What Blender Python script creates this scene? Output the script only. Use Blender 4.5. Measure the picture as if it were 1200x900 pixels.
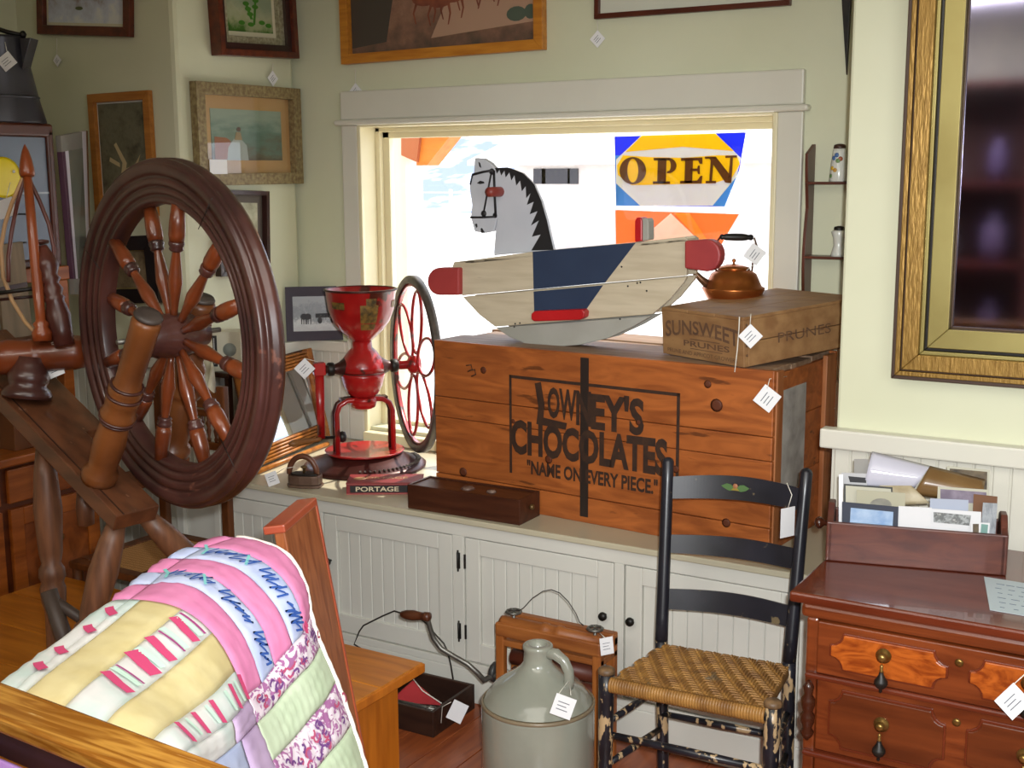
import bpy, bmesh, math, random
from mathutils import Vector, Matrix, noise
random.seed(7)
for o in list(bpy.data.objects): bpy.data.objects.remove(o)
SC = bpy.context.scene; COL = SC.collection
PI = math.pi
# ---------------------------------------------------------------- camera
CAM = Vector((1.5775, -4.0101, 1.7381)); YAW, PITCH, ROLL, F = .5398, -.1697, -.0058, 1433.28
FW = Vector((-math.sin(YAW)*math.cos(PITCH), math.cos(YAW)*math.cos(PITCH), math.sin(PITCH)))
R0 = Vector((math.cos(YAW), math.sin(YAW), 0)); U0 = R0.cross(FW)
RT = math.cos(ROLL)*R0 + math.sin(ROLL)*U0; UP = -math.sin(ROLL)*R0 + math.cos(ROLL)*U0
cd = bpy.data.cameras.new('camera'); cam = bpy.data.objects.new('camera', cd); COL.objects.link(cam)
cam.matrix_world = Matrix.Translation(CAM) @ Matrix((RT, UP, -FW)).transposed().to_4x4()
cd.sensor_width = 36; cd.lens = F*36/1200; cd.clip_start = .02; cd.clip_end = 400
SC.camera = cam
def ray(px, py): return FW + (px-600)/F*RT - (py-450)/F*UP
def at(px, py, ax, v):
    d = ray(px, py); i = 'xyz'.index(ax); return CAM + d*((v-CAM[i])/d[i])
def dep(px, py, w): return CAM + ray(px, py)*w
def onpl(px, py, p, n):
    d = ray(px, py); return CAM + d*((p-CAM).dot(n)/d.dot(n))
# ---------------------------------------------------------------- world, sun, lamps, exposure
wd = bpy.data.worlds.new('world'); SC.world = wd; wd.use_nodes = True
nt = wd.node_tree; nt.nodes.clear()
bg = nt.nodes.new('ShaderNodeBackground'); ow = nt.nodes.new('ShaderNodeOutputWorld')
bg.inputs['Color'].default_value = (.80, .88, 1, 1); bg.inputs['Strength'].default_value = 2.2
nt.links.new(bg.outputs[0], ow.inputs[0])
def lamp(name, kind, loc, energy, color, size=None, to=None, **k):
    l = bpy.data.lights.new(name, kind); l.energy = energy; l.color = color
    o = bpy.data.objects.new(name, l); COL.objects.link(o); o.location = loc
    if kind == 'AREA': l.shape = 'RECTANGLE'; l.size, l.size_y = size
    if kind in ('POINT', 'SPOT') and size: l.shadow_soft_size = size
    if to is not None: o.rotation_euler = (Vector(to)-Vector(loc)).to_track_quat('-Z', 'Y').to_euler()
    for a, b in k.items(): setattr(l, a, b)
    return o
lamp('sun', 'SUN', (0, 5, 6), 4.5, (1, .93, .80), to=(-1.9, 0.9, 0.0), angle=.01)   # direction set by (loc -> to)
lamp('shop_ceiling_light', 'AREA', (.7, -3.2, 2.72), 30, (1, .96, .86), (2.4, 1.8), (.5, -2.9, 0))
lamp('shop_front_light', 'AREA', (2.95, -3.4, 1.9), 18, (.95, .97, 1), (1.4, 1.5), (-.6, -1.2, .9))
lamp('mirror_fill_light', 'AREA', (-.2, -5.0, 2.72), 30, (1, .95, .86), (1.6, .5), (-.2, -5.1, 0))  # added lamp: brightens the shelves the mirror reflects, softly fills the room
lamp('camera_flash', 'SPOT', (1.62, -3.98, 1.80), 260, (.96, .985, 1), .02, (.55, -1.2, .85), spot_size=1.30, spot_blend=1.0)
SC.view_settings.view_transform = 'Standard'; SC.view_settings.look = 'None'
SC.view_settings.exposure = 0.42; SC.view_settings.gamma = 1; SC.view_settings.use_curve_mapping = False
# ---------------------------------------------------------------- materials
def C(h):
    v = [int(h[i:i+2], 16)/255 for i in (0, 2, 4)]
    return tuple((x/12.92 if x <= .04045 else ((x+.055)/1.055)**2.4) for x in v)+(1,)
MATS = {}
def M(name, a, b=None, sc=6, st=(1, 1, 1), ro=.5, me=0, bump=0, wear=None, wsc=14, coat=0, tr=0, em=0, dist=0, lo=.35, hi=.65, spec=None):
    """noise-mixed two colour material; wear = (colour, threshold) worn patches"""
    if name in MATS: return MATS[name]
    m = bpy.data.materials.new(name); m.use_nodes = True; MATS[name] = m
    t = m.node_tree; n = t.nodes; L = t.links; p = n['Principled BSDF']
    p.inputs['Roughness'].default_value = ro; p.inputs['Metallic'].default_value = me
    p.inputs['Coat Weight'].default_value = coat; p.inputs['Transmission Weight'].default_value = tr
    if spec is not None: p.inputs['Specular IOR Level'].default_value = spec
    p.inputs['Base Color'].default_value = C(a)
    if b is None and not wear and not bump:
        return m
    tc = n.new('ShaderNodeTexCoord'); mp = n.new('ShaderNodeMapping'); mp.inputs['Scale'].default_value = st
    L.new(tc.outputs['Object'], mp.inputs[0])
    nz = n.new('ShaderNodeTexNoise'); nz.inputs['Scale'].default_value = sc; nz.inputs['Detail'].default_value = 6
    nz.inputs['Distortion'].default_value = dist; L.new(mp.outputs[0], nz.inputs[0])
    rp = n.new('ShaderNodeValToRGB'); e = rp.color_ramp.elements
    e[0].position = lo; e[0].color = C(a); e[1].position = hi; e[1].color = C(b or a)
    L.new(nz.outputs[0], rp.inputs[0]); out = rp.outputs[0]
    if wear:
        n2 = n.new('ShaderNodeTexNoise'); n2.inputs['Scale'].default_value = wsc; n2.inputs['Detail'].default_value = 8
        L.new(mp.outputs[0], n2.inputs[0]); r2 = n.new('ShaderNodeValToRGB'); q = r2.color_ramp.elements
        q[0].position = wear[1]; q[0].color = (0, 0, 0, 1); q[1].position = wear[1]+.04; q[1].color = (1, 1, 1, 1)
        L.new(n2.outputs[0], r2.inputs[0]); mx = n.new('ShaderNodeMix'); mx.data_type = 'RGBA'
        L.new(r2.outputs[0], mx.inputs[0]); L.new(out, mx.inputs[6]); mx.inputs[7].default_value = C(wear[0]); out = mx.outputs[2]
    L.new(out, p.inputs['Base Color'])
    if bump:
        bp = n.new('ShaderNodeBump'); bp.inputs['Strength'].default_value = bump; bp.inputs['Distance'].default_value = .004
        L.new(nz.outputs[0], bp.inputs['Height']); L.new(bp.outputs[0], p.inputs['Normal'])
    return m
X, Y, Z = (1, 9, 9), (9, 1, 9), (9, 9, 1)      # grain directions
wall_m = M('wall_paint', 'd4d5ba', 'cfd0b3', sc=2, ro=.55, spec=.3)
trim_m = M('trim_paint', 'd8d5c8', 'd4d1c4', sc=3, ro=.35)
jamb_m = M('sun_warmed_trim_paint', 'e6dcb8', 'e2d8b2', sc=3, ro=.4)  # warm sunlight on the jambs is put into this yellower colour
cab_m = M('cabinet_paint', 'd9d8cf', 'd5d4ca', sc=3, ro=.35)
top_m = M('countertop_paint', 'c3bba2', 'beb69d', sc=4, ro=.3)
floor_m = M('floor_wood', 'a8592f', '8c4526', sc=4, st=Y, ro=.3, dist=1)
black = M('black_iron', '181614', '26221e', sc=30, ro=.45, me=.3)
white = M('white_card', 'e8e8ea', ro=.6)
string_m = M('cotton_string', 'e4e0d4', ro=.9)
ink = M('black_ink', '2a211b', ro=.7)
glass_m = bpy.data.materials.new('clear_glass'); glass_m.use_nodes = True
_t = glass_m.node_tree; _t.nodes.clear(); _o = _t.nodes.new('ShaderNodeOutputMaterial'); _a = _t.nodes.new('ShaderNodeBsdfTransparent')
_g = _t.nodes.new('ShaderNodeBsdfGlossy'); _g.inputs['Roughness'].default_value = .02; _f = _t.nodes.new('ShaderNodeValue'); _f.outputs[0].default_value = .045
_x = _t.nodes.new('ShaderNodeMixShader'); _t.links.new(_f.outputs[0], _x.inputs[0]); _t.links.new(_a.outputs[0], _x.inputs[1]); _t.links.new(_g.outputs[0], _x.inputs[2]); _t.links.new(_x.outputs[0], _o.inputs[0])
mirror_m = M('mirror_glass', 'c8d0da', ro=.03, me=1)
# ---------------------------------------------------------------- mesh building
class MB:
    def __init__(s, T=None): s.v = []; s.f = []; s.sm = []; s.T = T
    def add(s, vs, fs, smooth=False):
        b = len(s.v); s.v += [(s.T @ Vector(p)) if s.T else Vector(p) for p in vs]
        s.f += [[i+b for i in f] for f in fs]; s.sm += [smooth]*len(fs); return s
    def box(s, lo, hi, R=None):
        x0, y0, z0 = lo; x1, y1, z1 = hi
        vs = [Vector(p) for p in ((x0,y0,z0),(x1,y0,z0),(x1,y1,z0),(x0,y1,z0),(x0,y0,z1),(x1,y0,z1),(x1,y1,z1),(x0,y1,z1))]
        if R: vs = [R @ p for p in vs]
        return s.add(vs, [(0,3,2,1),(4,5,6,7),(0,1,5,4),(1,2,6,5),(2,3,7,6),(3,0,4,7)])
    def hexa(s, c8): return s.add(c8, [(0,3,2,1),(4,5,6,7),(0,1,5,4),(1,2,6,5),(2,3,7,6),(3,0,4,7)])
    def prism(s, poly, off, smooth=False):      # 3D polygon extruded by vector off
        n = len(poly); off = Vector(off); P = [Vector(p) for p in poly]
        return s.add(P+[p+off for p in P], [list(range(n))[::-1], list(range(n, 2*n))]+[(i, (i+1) % n, (i+1) % n+n, i+n) for i in range(n)], smooth)
    def lathe(s, prof, o=(0,0,0), ax=(0,0,1), seg=24, cap=True, a0=0, arc=2*PI):   # prof: (r, h)
        o = Vector(o); ax = Vector(ax).normalized(); q = ax.to_track_quat('Z', 'Y'); ex, ey = q @ Vector((1,0,0)), q @ Vector((0,1,0))
        full = abs(arc-2*PI) < 1e-6; N = seg if full else seg+1; vs = []
        for r, h in prof:
            for k in range(N):
                a = a0+arc*k/seg; vs.append(o+ax*h+(ex*math.cos(a)+ey*math.sin(a))*r)
        fs = []
        for i in range(len(prof)-1):
            for k in range(seg):
                a, b = k, (k+1) % N; fs.append((i*N+a, i*N+b, (i+1)*N+b, (i+1)*N+a))
        if cap and full: fs += [list(range(N))[::-1], list(range((len(prof)-1)*N, len(prof)*N))]
        return s.add(vs, fs, True)
    def ring(s, prof, o, ax, seg=48):            # closed profile (r,h) swept round: a torus-like ring
        return s.lathe(list(prof)+[prof[0]], o, ax, seg, cap=False)
    def tube(s, pts, r, seg=8, flat=None, closed=False):     # r number or list ; flat=(vec, factor)
        P = [Vector(p) for p in pts]; n = len(P); rs = r if isinstance(r, (list, tuple)) else [r]*n; vs = []; prev = None
        for i, p in enumerate(P):
            if closed: t = P[(i+1) % n]-P[i-1]
            else: t = P[min(i+1, n-1)]-P[max(i-1, 0)]
            t.normalize()
            if prev is None:
                a = Vector((0,0,1)) if abs(t.z) < .9 else Vector((1,0,0)); e = t.cross(a).normalized()
            else: e = (prev-t*prev.dot(t)).normalized()
            prev = e; b = t.cross(e)
            for k in range(seg):
                a = 2*PI*k/seg; d = (e*math.cos(a)+b*math.sin(a))*rs[i]
                if flat: fv = Vector(flat[0]).normalized(); d = d-fv*d.dot(fv)*(1-flat[1])
                vs.append(p+d)
        fs = [(i*seg+k, i*seg+(k+1) % seg, (i+1)*seg+(k+1) % seg, (i+1)*seg+k) for i in range(n-1) for k in range(seg)]
        if closed: fs += [((n-1)*seg+k, (n-1)*seg+(k+1) % seg, (k+1) % seg, k) for k in range(seg)]
        else: fs += [list(range(seg))[::-1], list(range((n-1)*seg, n*seg))]
        return s.add(vs, fs, True)
    def grid(s, rows, smooth=True):
        n = len(rows[0]); return s.add([p for r in rows for p in r], [(i*n+j, i*n+j+1, (i+1)*n+j+1, (i+1)*n+j) for i in range(len(rows)-1) for j in range(n-1)], smooth)
    def build(s, name, mat, parent=None, bevel=0, kind=None, label=None, solid=0, sub=0, seg=2):
        me = bpy.data.meshes.new(name); me.from_pydata(s.v, [], s.f)
        me.polygons.foreach_set('use_smooth', s.sm)
        bm = bmesh.new(); bm.from_mesh(me); bmesh.ops.recalc_face_normals(bm, faces=bm.faces); bm.to_mesh(me); bm.free()
        for m in (mat if isinstance(mat, list) else [mat]): me.materials.append(m)
        o = bpy.data.objects.new(name, me); COL.objects.link(o)
        if parent is not None:
            o.parent = parent
            if parent.type == 'EMPTY': o.matrix_parent_inverse = Matrix.Translation(-parent.location)
        if solid: md = o.modifiers.new('solid', 'SOLIDIFY'); md.thickness = solid; md.offset = 0
        if sub: md = o.modifiers.new('sub', 'SUBSURF'); md.levels = md.render_levels = sub
        if bevel: md = o.modifiers.new('bevel', 'BEVEL'); md.width = bevel; md.segments = seg; md.limit_method = 'ANGLE'; md.harden_normals = False
        if kind: o['kind'] = kind
        if label: o['label'] = label
        return o
def box(name, lo, hi, mat, parent=None, bevel=0, T=None, R=None, **k): return MB(T).box(lo, hi, R).build(name, mat, parent, bevel, **k)
def thing(name, label, cat, loc, group=None):
    o = bpy.data.objects.new(name, None); COL.objects.link(o); o.location = loc; o.empty_display_size = .05
    o['label'] = label; o['category'] = cat
    if group: o['group'] = group
    return o
def tag(o, label, cat, group=None):
    o['label'] = label; o['category'] = cat
    if group: o['group'] = group
    return o
def frameT(o, ex, ey, ez):
    return Matrix.Translation(Vector(o)) @ Matrix((Vector(ex), Vector(ey), Vector(ez))).transposed().to_4x4()
def text(s, name, size, T, mat, parent=None, ex=.0012, off=0, sx=1, warp=None, shear=0, space=1, label=None):
    c = bpy.data.curves.new(name, 'FONT'); c.body = s; c.size = size; c.align_x = 'CENTER'; c.align_y = 'CENTER'; c.offset = off; c.extrude = ex; c.space_character = space; c.shear = shear; c.resolution_u = 3
    o = bpy.data.objects.new(name, c); COL.objects.link(o); bpy.context.view_layer.update()
    dg = bpy.context.evaluated_depsgraph_get(); me = bpy.data.meshes.new_from_object(o.evaluated_get(dg)); bpy.data.objects.remove(o)
    mb = MB(T); vs = []
    for v in me.vertices:
        p = Vector((v.co.x*sx, v.co.y, v.co.z)); vs.append(warp(p) if warp else p)
    mb.add(vs, [list(p.vertices) for p in me.polygons]); return mb.build(name, mat, parent, label=label)
def pricetag(c, size, label, T3=None, cords=None, mark=True, rot=PI/4, asp=1, parent=None):
    """square card hung by a cord; c centre, T3 = (right, up, normal)"""
    ex, ey, ez = T3 or (RT, UP, -FW); T = frameT(c, ex, ey, ez) @ Matrix.Rotation(rot, 4, 'Z')
    t = thing('price_tag', label, 'price tag', Vector(c))
    h = size/2; MB(T).box((-h, -h*asp, -.0008), (h, h*asp, .0008)).build('card', white, t)
    if mark:
        k = MB(T)
        for j in range(3): k.box((-h*.6, h*asp*(.35-.35*j)-h*.04, .0009), (h*(.5-.2*(j == 1)), h*asp*(.35-.35*j)+h*.04, .0012))
        k.build('writing', M('tag_ink', '6a6f78', ro=.8), t)
    for cd_ in (cords or []): MB().tube(cd_, .0012, 5).build('cord', string_m, t)
    return t
# ---------------------------------------------------------------- room
YR, YL, YB, XA, XM, ZT = -.767, -.675, 0.0, -1.854, .66, 2.78
ZC = .638
def S(name, lo, hi, m, bevel=0, parent=None): return box(name, lo, hi, m, parent, bevel, kind='structure')
fl = S('floor', (-4.2, -6, -.06), (3.4, 0, -.012), M('subfloor', '5a3020', ro=.8))
bd = None; x = -3.0
while x < 2.2:
    w = .128
    if bd is None: o = box('floor_board', (0, -4.2, -.012), (w-.0025, -.76, 0), floor_m, fl, .0015); bd = o; 
    else: o = bd.copy(); COL.objects.link(o)
    o.location.x = x; x += w
S('ceiling', (-4.2, -6, ZT), (3.4, .16, ZT+.08), wall_m)
wxl, wxr, wzb, wzt = -1.521, .203, .70, 1.945
wb = MB(); wb.box((-4.2, 0, -.06), (wxl, .16, ZT)).box((wxr, 0, -.06), (3.4, .16, ZT)).box((wxl, 0, -.06), (wxr, .16, wzb)).box((wxl, 0, wzt), (wxr, .16, ZT))
wb.build('wall_back', wall_m, kind='structure')
S('wall_left', (-4.2, YL, -.06), (XA, -.02, ZT), wall_m, .02)
S('wall_left_end', (-4.2, -6, -.06), (-2.72, YL, ZT), wall_m)
S('wall_right', (XM, YR, -.06), (3.4, -.02, ZT), wall_m, .008)
S('wall_right_end', (3.3, -6, -.06), (3.4, YR, ZT), wall_m)
S('wall_front', (-4.2, -6.1, -.06), (3.4, -6, ZT), wall_m)
# window: casing, jambs, stops, glass
cz = 1.958
win = thing('window_1', '', '', (-.65, 0, .7)); del win['label']; del win['category']; win['kind'] = 'structure'
def W(name, lo, hi, m=trim_m, bevel=.004): return box(name, lo, hi, m, win, bevel)
W('head_casing', (-1.611, -.028, cz), (.301, 0, 2.071), bevel=.006)
W('head_bead', (-1.635, -.045, cz-.022), (.322, 0, cz), bevel=.009)
W('side_casing', (-1.611, -.024, .64), (wxl-.012, 0, cz-.022)); W('side_casing', (wxr+.012, -.024, .64), (.301, 0, cz-.022))
W('jamb', (wxl-.012, -.024, .64), (wxl+.006, .17, cz-.022), jamb_m); W('jamb', (wxr-.006, -.024, .64), (wxr+.012, .17, cz-.022), jamb_m)
W('jamb', (wxl, -.026, cz-.03), (wxr, .17, cz-.012), jamb_m); W('sill', (wxl, -.05, .64), (wxr, .17, .685), jamb_m)
for k, (d0, d1, wd_) in enumerate(((.075, .10, .022), (.10, .13, .052))):
    W('sash_stile', (wxl+.006, d0, .685), (wxl+.006+wd_, d1, cz-.03), jamb_m, .003); W('sash_stile', (wxr-.006-wd_*.7, d0, .685), (wxr-.006, d1, cz-.03), jamb_m, .003)
    W('sash_rail', (wxl+.006, d0, cz-.03-wd_*.8), (wxr-.006, d1, cz-.03), jamb_m, .003); W('sash_rail', (wxl+.006, d0, .685), (wxr-.006, d1, .685+wd_*.6), jamb_m, .003)
W('pane', (wxl+.01, .112, .69), (wxr-.01, .116, cz-.035), glass_m, 0)
# chair rails and wainscot (bead boards are pieces of their trim)
def beads(nm, p0, p1, z0, z1, n, out, w=.045, parent=None):
    """vertical bead boards from p0 to p1 (xy) standing out of the wall by n"""
    p0, p1 = Vector(p0), Vector(p1); L = (p1-p0).length; d = (p1-p0)/L; nn = Vector(n); k = max(1, round(L/w)); w = L/k
    for i in range(k):
        a = p0+d*(i*w+.0022); b = p0+d*((i+1)*w-.0022)
        m = MB(); m.prism([(a.x, a.y, z0), (b.x, b.y, z0), (b.x, b.y, z1), (a.x, a.y, z1)], (nn.x*out, nn.y*out, 0)); m.build('bead_board', trim_m, parent, .0025, seg=1)
def rail(nm, lo, hi): return S(nm, lo, hi, trim_m, .005)
t = S('trim_1', (XM-.006, YR-.008, 0), (3.3, YR, 1.02), trim_m); beads('', (XM, YR-.008), (2.2, YR-.008), 0, 1.005, (0, -1), .006, parent=t)
rail('trim_2', (XM-.032, YR-.045, 1.005), (3.3, YR, 1.058)); 
t = S('trim_3', (XM-.008, YR+.02, ZC), (XM, -.01, 1.02), trim_m)
t = S('trim_4', (.301, -.008, ZC), (XM, 0, 1.03), trim_m); beads('', (.33, -.008), (XM-.01, -.008), ZC, 1.02, (0, -1), .005, parent=t)
rail('trim_5', (.301, -.03, 1.02), (XM, 0, 1.056))
t = S('trim_6', (XA, YL, ZC), (XA+.008, 0, 1.02), trim_m); beads('', (XA+.008, YL), (XA+.008, -.01), ZC, 1.01, (1, 0), .005, parent=t)
rail('trim_7', (XA, YL, 1.008), (XA+.05, 0, 1.055))
t = S('trim_8', (XA, -.008, ZC), (-1.611, 0, 1.02), trim_m); beads('', (XA+.01, -.008), (-1.62, -.008), ZC, 1.01, (0, -1), .005, parent=t)
rail('trim_9', (XA, -.04, 1.008), (-1.611, 0, 1.055))
t = S('trim_10', (-2.72, YL-.008, 0), (XA, YL, 1.02), trim_m); beads('', (-2.7, YL-.008), (XA-.01, YL-.008), 0, 1.01, (0, -1), .005, parent=t)
rail('trim_11', (-2.72, YL-.045, 1.008), (XA+.045, YL, 1.055))
# ---------------------------------------------------------------- built-in cabinet and its counter
cab = thing('base_cabinet', 'long white built-in cabinet with bead board doors under the window', 'cabinet', (-.6, -.5, 0))
CF = -.785
box('body', (XA+.0, CF+.02, 0), (XM-.01, -.012, .618), cab_m, cab)
box('baseboard', (XA, CF, 0), (XM-.01, CF+.02, .115), cab_m, cab, .004)
xs = [(-1.82, -1.66), (-1.63, -1.231), (-1.136, -.588), (-.544, .004), (.036, .585)]
zb_, zt_ = .145, .568
m = MB(); m.box((XA, CF, zt_+.004), (XM-.01, CF+.02, .618)); m.box((XA, CF, .115), (XM-.01, CF+.02, zb_-.004))
ed = [XA]+[v for p in xs for v in p]+[XM-.01]
for i in range(0, len(ed), 2): m.box((ed[i], CF, zb_-.004), (ed[i+1]+0, CF+.02, zt_+.004))
m.build('face_frame', cab_m, cab, .002)
for i, (a, b) in enumerate(xs):
    if b-a < .2: continue
    a += .004; b -= .004; y0 = CF+.004; s_ = .055
    d = MB(); d.box((a, y0, zb_), (a+s_, y0+.016, zt_)).box((b-s_, y0, zb_), (b, y0+.016, zt_)).box((a+s_, y0, zb_), (b-s_, y0+.016, zb_+s_+.01)).box((a+s_, y0, zt_-s_), (b-s_, y0+.016, zt_))
    dr = d.build('door', cab_m, cab, .003)
    n = max(3, round((b-a-2*s_)/.048)); w = (b-a-2*s_)/n
    for k in range(n): box('bead_board', (a+s_+k*w+.001, y0+.009, zb_+s_), (a+s_+(k+1)*w-.001, y0+.015, zt_-s_), cab_m, dr, .0025, seg=1)
    hx = a-.012 if i in (3,) else (b+.012)
    for hz in (zt_-.08, zb_+.10):
        for q, dx in ((0, -.011), (1, .013)):
            if i == 3 or i == 1: MB().box((hx+dx-.003-.003*(q == 0), CF-.004, hz-.027), (hx+dx+.003+.003*(q == 0), CF, hz+.027)).lathe([(.003, -.036), (.004, 0), (.003, .036)], (hx+dx, CF-.005, hz), (0, 0, 1), 8).build('hinge', black, dr) if q == 0 else box('hinge_leaf', (hx+dx-.003, CF-.003, hz-.024), (hx+dx+.003, CF+.002, hz+.024), black, dr)
    kx = a+.026 if i in (2, 4) else b-.026
    MB().lathe([(.004, 0), (.005, .012), (.014, .018), (.013, .026), (.004, .03)], (kx, y0, .40), (0, -1, 0), 14).build('knob', black, dr)
ct = box('countertop', (XA, CF-.018, .618), (XM-.008, -.01, ZC), top_m, None, .004); tag(ct, 'cream painted counter top running along the window alcove', 'countertop')
# ---------------------------------------------------------------- outdoors
snow = M('sunlit_yard', 'e9e6e0', 'd8d4cd', sc=.3, ro=.9)
MB().grid([[(-60+i*6, .6+j*4, -.6) for i in range(21)] for j in range(26)], False).build('ground_outside', snow, kind='structure')
hl = M('hill_scrub', 'e4e6ee', '7c88a8', sc=.35, ro=.95, lo=.40, hi=.54)
rows = []
for j in range(26):
    rw = []
    for i in range(40):
        x = -150+i*5; yy = 60+j*5; e = min(1, j/7); rw.append((x, yy, -.6+e*(5+34*min(1, j/22))+e*7*noise.noise(Vector((x*.03, yy*.03, 2)))))
    rows.append(rw)
MB().grid(rows).build('hillside', hl, kind='structure')
hb = thing('house', 'pale low building with a snowy roof across the yard', 'building', at(665, 215, 'y', 30))
a = at(622, 196, 'y', 30); b = at(880, 206, 'y', 30); top = at(660, 186, 'y', 30)
zc0, zc1 = at(665, 212, 'y', 30).z, at(665, 193, 'y', 30).z
hw = M('pale_siding', 'd9d0cc', 'c9beb9', sc=2, ro=.8)
MB().box((a.x-.6, 30, -.6), (b.x+1, 36, zc1)).build('wall', hw, hb)
MB().prism([(a.x-2, 29.4, zc1), (b.x+1.6, 29.4, zc1), (b.x+1.6, 33, zc1+1.0), (a.x-2, 33, zc1+1.0)], (0, 0, .15)).build('roof', snow, hb)
MB().box((a.x+1.4, 33.5, zc1+.5), (b.x-1, 38, zc1+1.45)).build('upper_wall', M('tan_siding', 'b89c86', ro=.8), hb)
MB().prism([(a.x+.6, 33, zc1+1.4), (b.x-.5, 33, zc1+1.4), (b.x-.5, 36, zc1+2.1), (a.x+.6, 36, zc1+2.1)], (0, 0, .15)).build('upper_roof', snow, hb)
for px, w in ((633, .22), (652, .5), (672, .18)):
    c = at(px, 206, 'y', 30); MB().box((c.x-w, 29.95, c.z-.25), (c.x+w, 30.02, c.z+.22)).build('window', M('dark_pane', '2e2a30', ro=.2), hb)
fy = at(600, 222, 'y', 24)
fn = thing('field_fence', 'thin wire fence on posts far out in the yard', 'fence', (fy.x, 24, -.6))
for i in range(16): box('post', (fy.x-8+i*2, 24, -.6), (fy.x-7.93+i*2, 24.07, fy.z), hw, fn)
box('wire', (fy.x-8, 24.02, fy.z-.1), (fy.x+22, 24.04, fy.z-.07), hw, fn); box('wire', (fy.x-8, 24.02, fy.z-.55), (fy.x+22, 24.04, fy.z-.52), hw, fn)
# porch brace (orange timber at the window's top left)
orange = M('porch_timber', 'd97a2c', 'c56a22', sc=3, st=X, ro=.6)
pb = thing('porch_brace', 'orange timber porch post and slanted brace outside the window corner', 'timber', at(486, 190, 'y', .75))
q = lambda px, py, yy=.75: at(px, py, 'y', yy)
MB().prism([q(488, 146), q(538, 146), q(500, 194), q(488, 194)], (0, .1, 0)).build('brace', orange, pb)
MB().prism([q(440, 120), q(474, 120), Vector((q(474, 197).x, .75, -.6)), Vector((q(440, 200).x, .75, -.6))], (0, .14, 0)).build('post', M('porch_post', 'd8d0c4', ro=.6), pb)
MB().prism([q(473, 146), q(496, 146), q(491, 190), q(473, 182)], (0, -.02, 0)).build('bracket', M('porch_bracket', 'a85a3a', ro=.6), pb)
# OPEN banner, lower pennant
def cloth(name, col, thin=.55):
    if name in MATS: return MATS[name]
    m = bpy.data.materials.new(name); m.use_nodes = True; MATS[name] = m; t = m.node_tree; n = t.nodes; p = n['Principled BSDF']
    p.inputs['Base Color'].default_value = C(col); p.inputs['Roughness'].default_value = .9; tl = n.new('ShaderNodeBsdfTranslucent'); tl.inputs[0].default_value = C(col)
    mx = n.new('ShaderNodeMixShader'); mx.inputs[0].default_value = thin; t.links.new(p.outputs[0], mx.inputs[1]); t.links.new(tl.outputs[0], mx.inputs[2]); t.links.new(mx.outputs[0], n['Material Output'].inputs[0]); return m
BY = .55
def bq(px, py, d=0): return at(px, py, 'y', BY-d)
bn = thing('open_banner', 'blue and yellow cloth banner reading OPEN hanging outside the window', 'banner', bq(795, 243))
def sheet(nm, pts, mat, par, d): MB().prism([bq(x, y, d) for x, y in pts], (0, .0012, 0)).build(nm, mat, par)
sheet('cloth', [(720, 160), (874, 155), (866, 200), (849, 242), (722, 241)], cloth('blue_cloth', '2136d8'), bn, 0)
sheet('cloth_light', [(720, 175), (874, 160), (849, 242), (722, 241)], cloth('light_blue_cloth', '5aa6e0'), bn, .002) if False else None
sheet('corner', [(721, 182), (738, 182), (725, 215), (722, 241), (752, 241), (721.5, 214)], cloth('sky_blue_cloth', '58a8e6'), bn, .002)
sheet('corner', [(849, 242), (834, 241), (862, 205), (866, 200)], cloth('sky_blue_cloth', ''), bn, .002)
sheet('octagon', [(752, 158.5), (838, 156), (868, 185), (863, 207), (835, 241), (750, 241), (722, 215), (722, 187)], cloth('white_cloth', 'f4f0e4'), bn, .004)
sheet('yellow_band', [(752, 159), (838, 156.5), (860, 177), (800, 172), (733, 178)], cloth('yellow_cloth', 'ffd800'), bn, .006)
sheet('yellow_oval', [(730, 182), (760, 184), (800, 185), (840, 182), (863, 182), (867, 192), (858, 208), (835, 215), (740, 217), (724, 205), (723, 194)], cloth('yellow_cloth', ''), bn, .006)
lt = cloth('brown_letters', '6e3c08')
def let(nm, polys, holes=()):
    m = MB()
    for pl in polys: m.prism([bq(x, y, .009) for x, y in pl], (0, .0012, 0))
    m.build(nm, lt, bn)
def ring_o(cx, cy, rx, ry, ix, iy, n=28):
    return [[(cx+rx*math.cos(2*PI*k/n), cy+ry*math.sin(2*PI*k/n)), (cx+rx*math.cos(2*PI*(k+1)/n), cy+ry*math.sin(2*PI*(k+1)/n)), (cx+ix*math.cos(2*PI*(k+1)/n), cy+iy*math.sin(2*PI*(k+1)/n)), (cx+ix*math.cos(2*PI*k/n), cy+iy*math.sin(2*PI*k/n))] for k in range(n)]
let('letter', ring_o(741.5, 200, 15.5, 16, 6.5, 14))
let('letter', [[(771, 186), (781, 186), (780, 215), (770, 215)], [(766, 185), (785, 185), (785, 188), (766, 188)], [(765, 212.5), (785, 212.5), (785, 215.5), (765, 215.5)]]+[s for s in ring_o(783, 194, 9.5, 9, 3, 6.5)if s[0][0] > 781])
let('letter', [[(803, 185.5), (812, 185.5), (811, 214.5), (802, 214.5)], [(798, 185), (823, 184.5), (823, 192), (820, 192), (818, 188), (798, 188.5)], [(809, 197.5), (817, 197.5), (818, 194), (820, 194), (820, 204), (818, 204), (817, 200.5), (809, 200.5)], [(797, 212), (817, 211.5), (821, 206), (823, 206), (822, 215), (797, 215)]])
let('letter', [[(830, 184), (839, 184), (856, 206), (854, 214.5), (850, 214)], [(833, 186), (836, 190), (834, 214), (831, 214)], [(856, 183), (859, 183), (857, 214.5), (853, 214.5)], [(826, 183.5), (839, 183.5), (839, 186), (826, 186)], [(827, 212), (839, 212), (839, 214.8), (827, 214.8)], [(850, 182.5), (863.5, 182), (863.5, 184.5), (850, 185)]])
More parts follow.
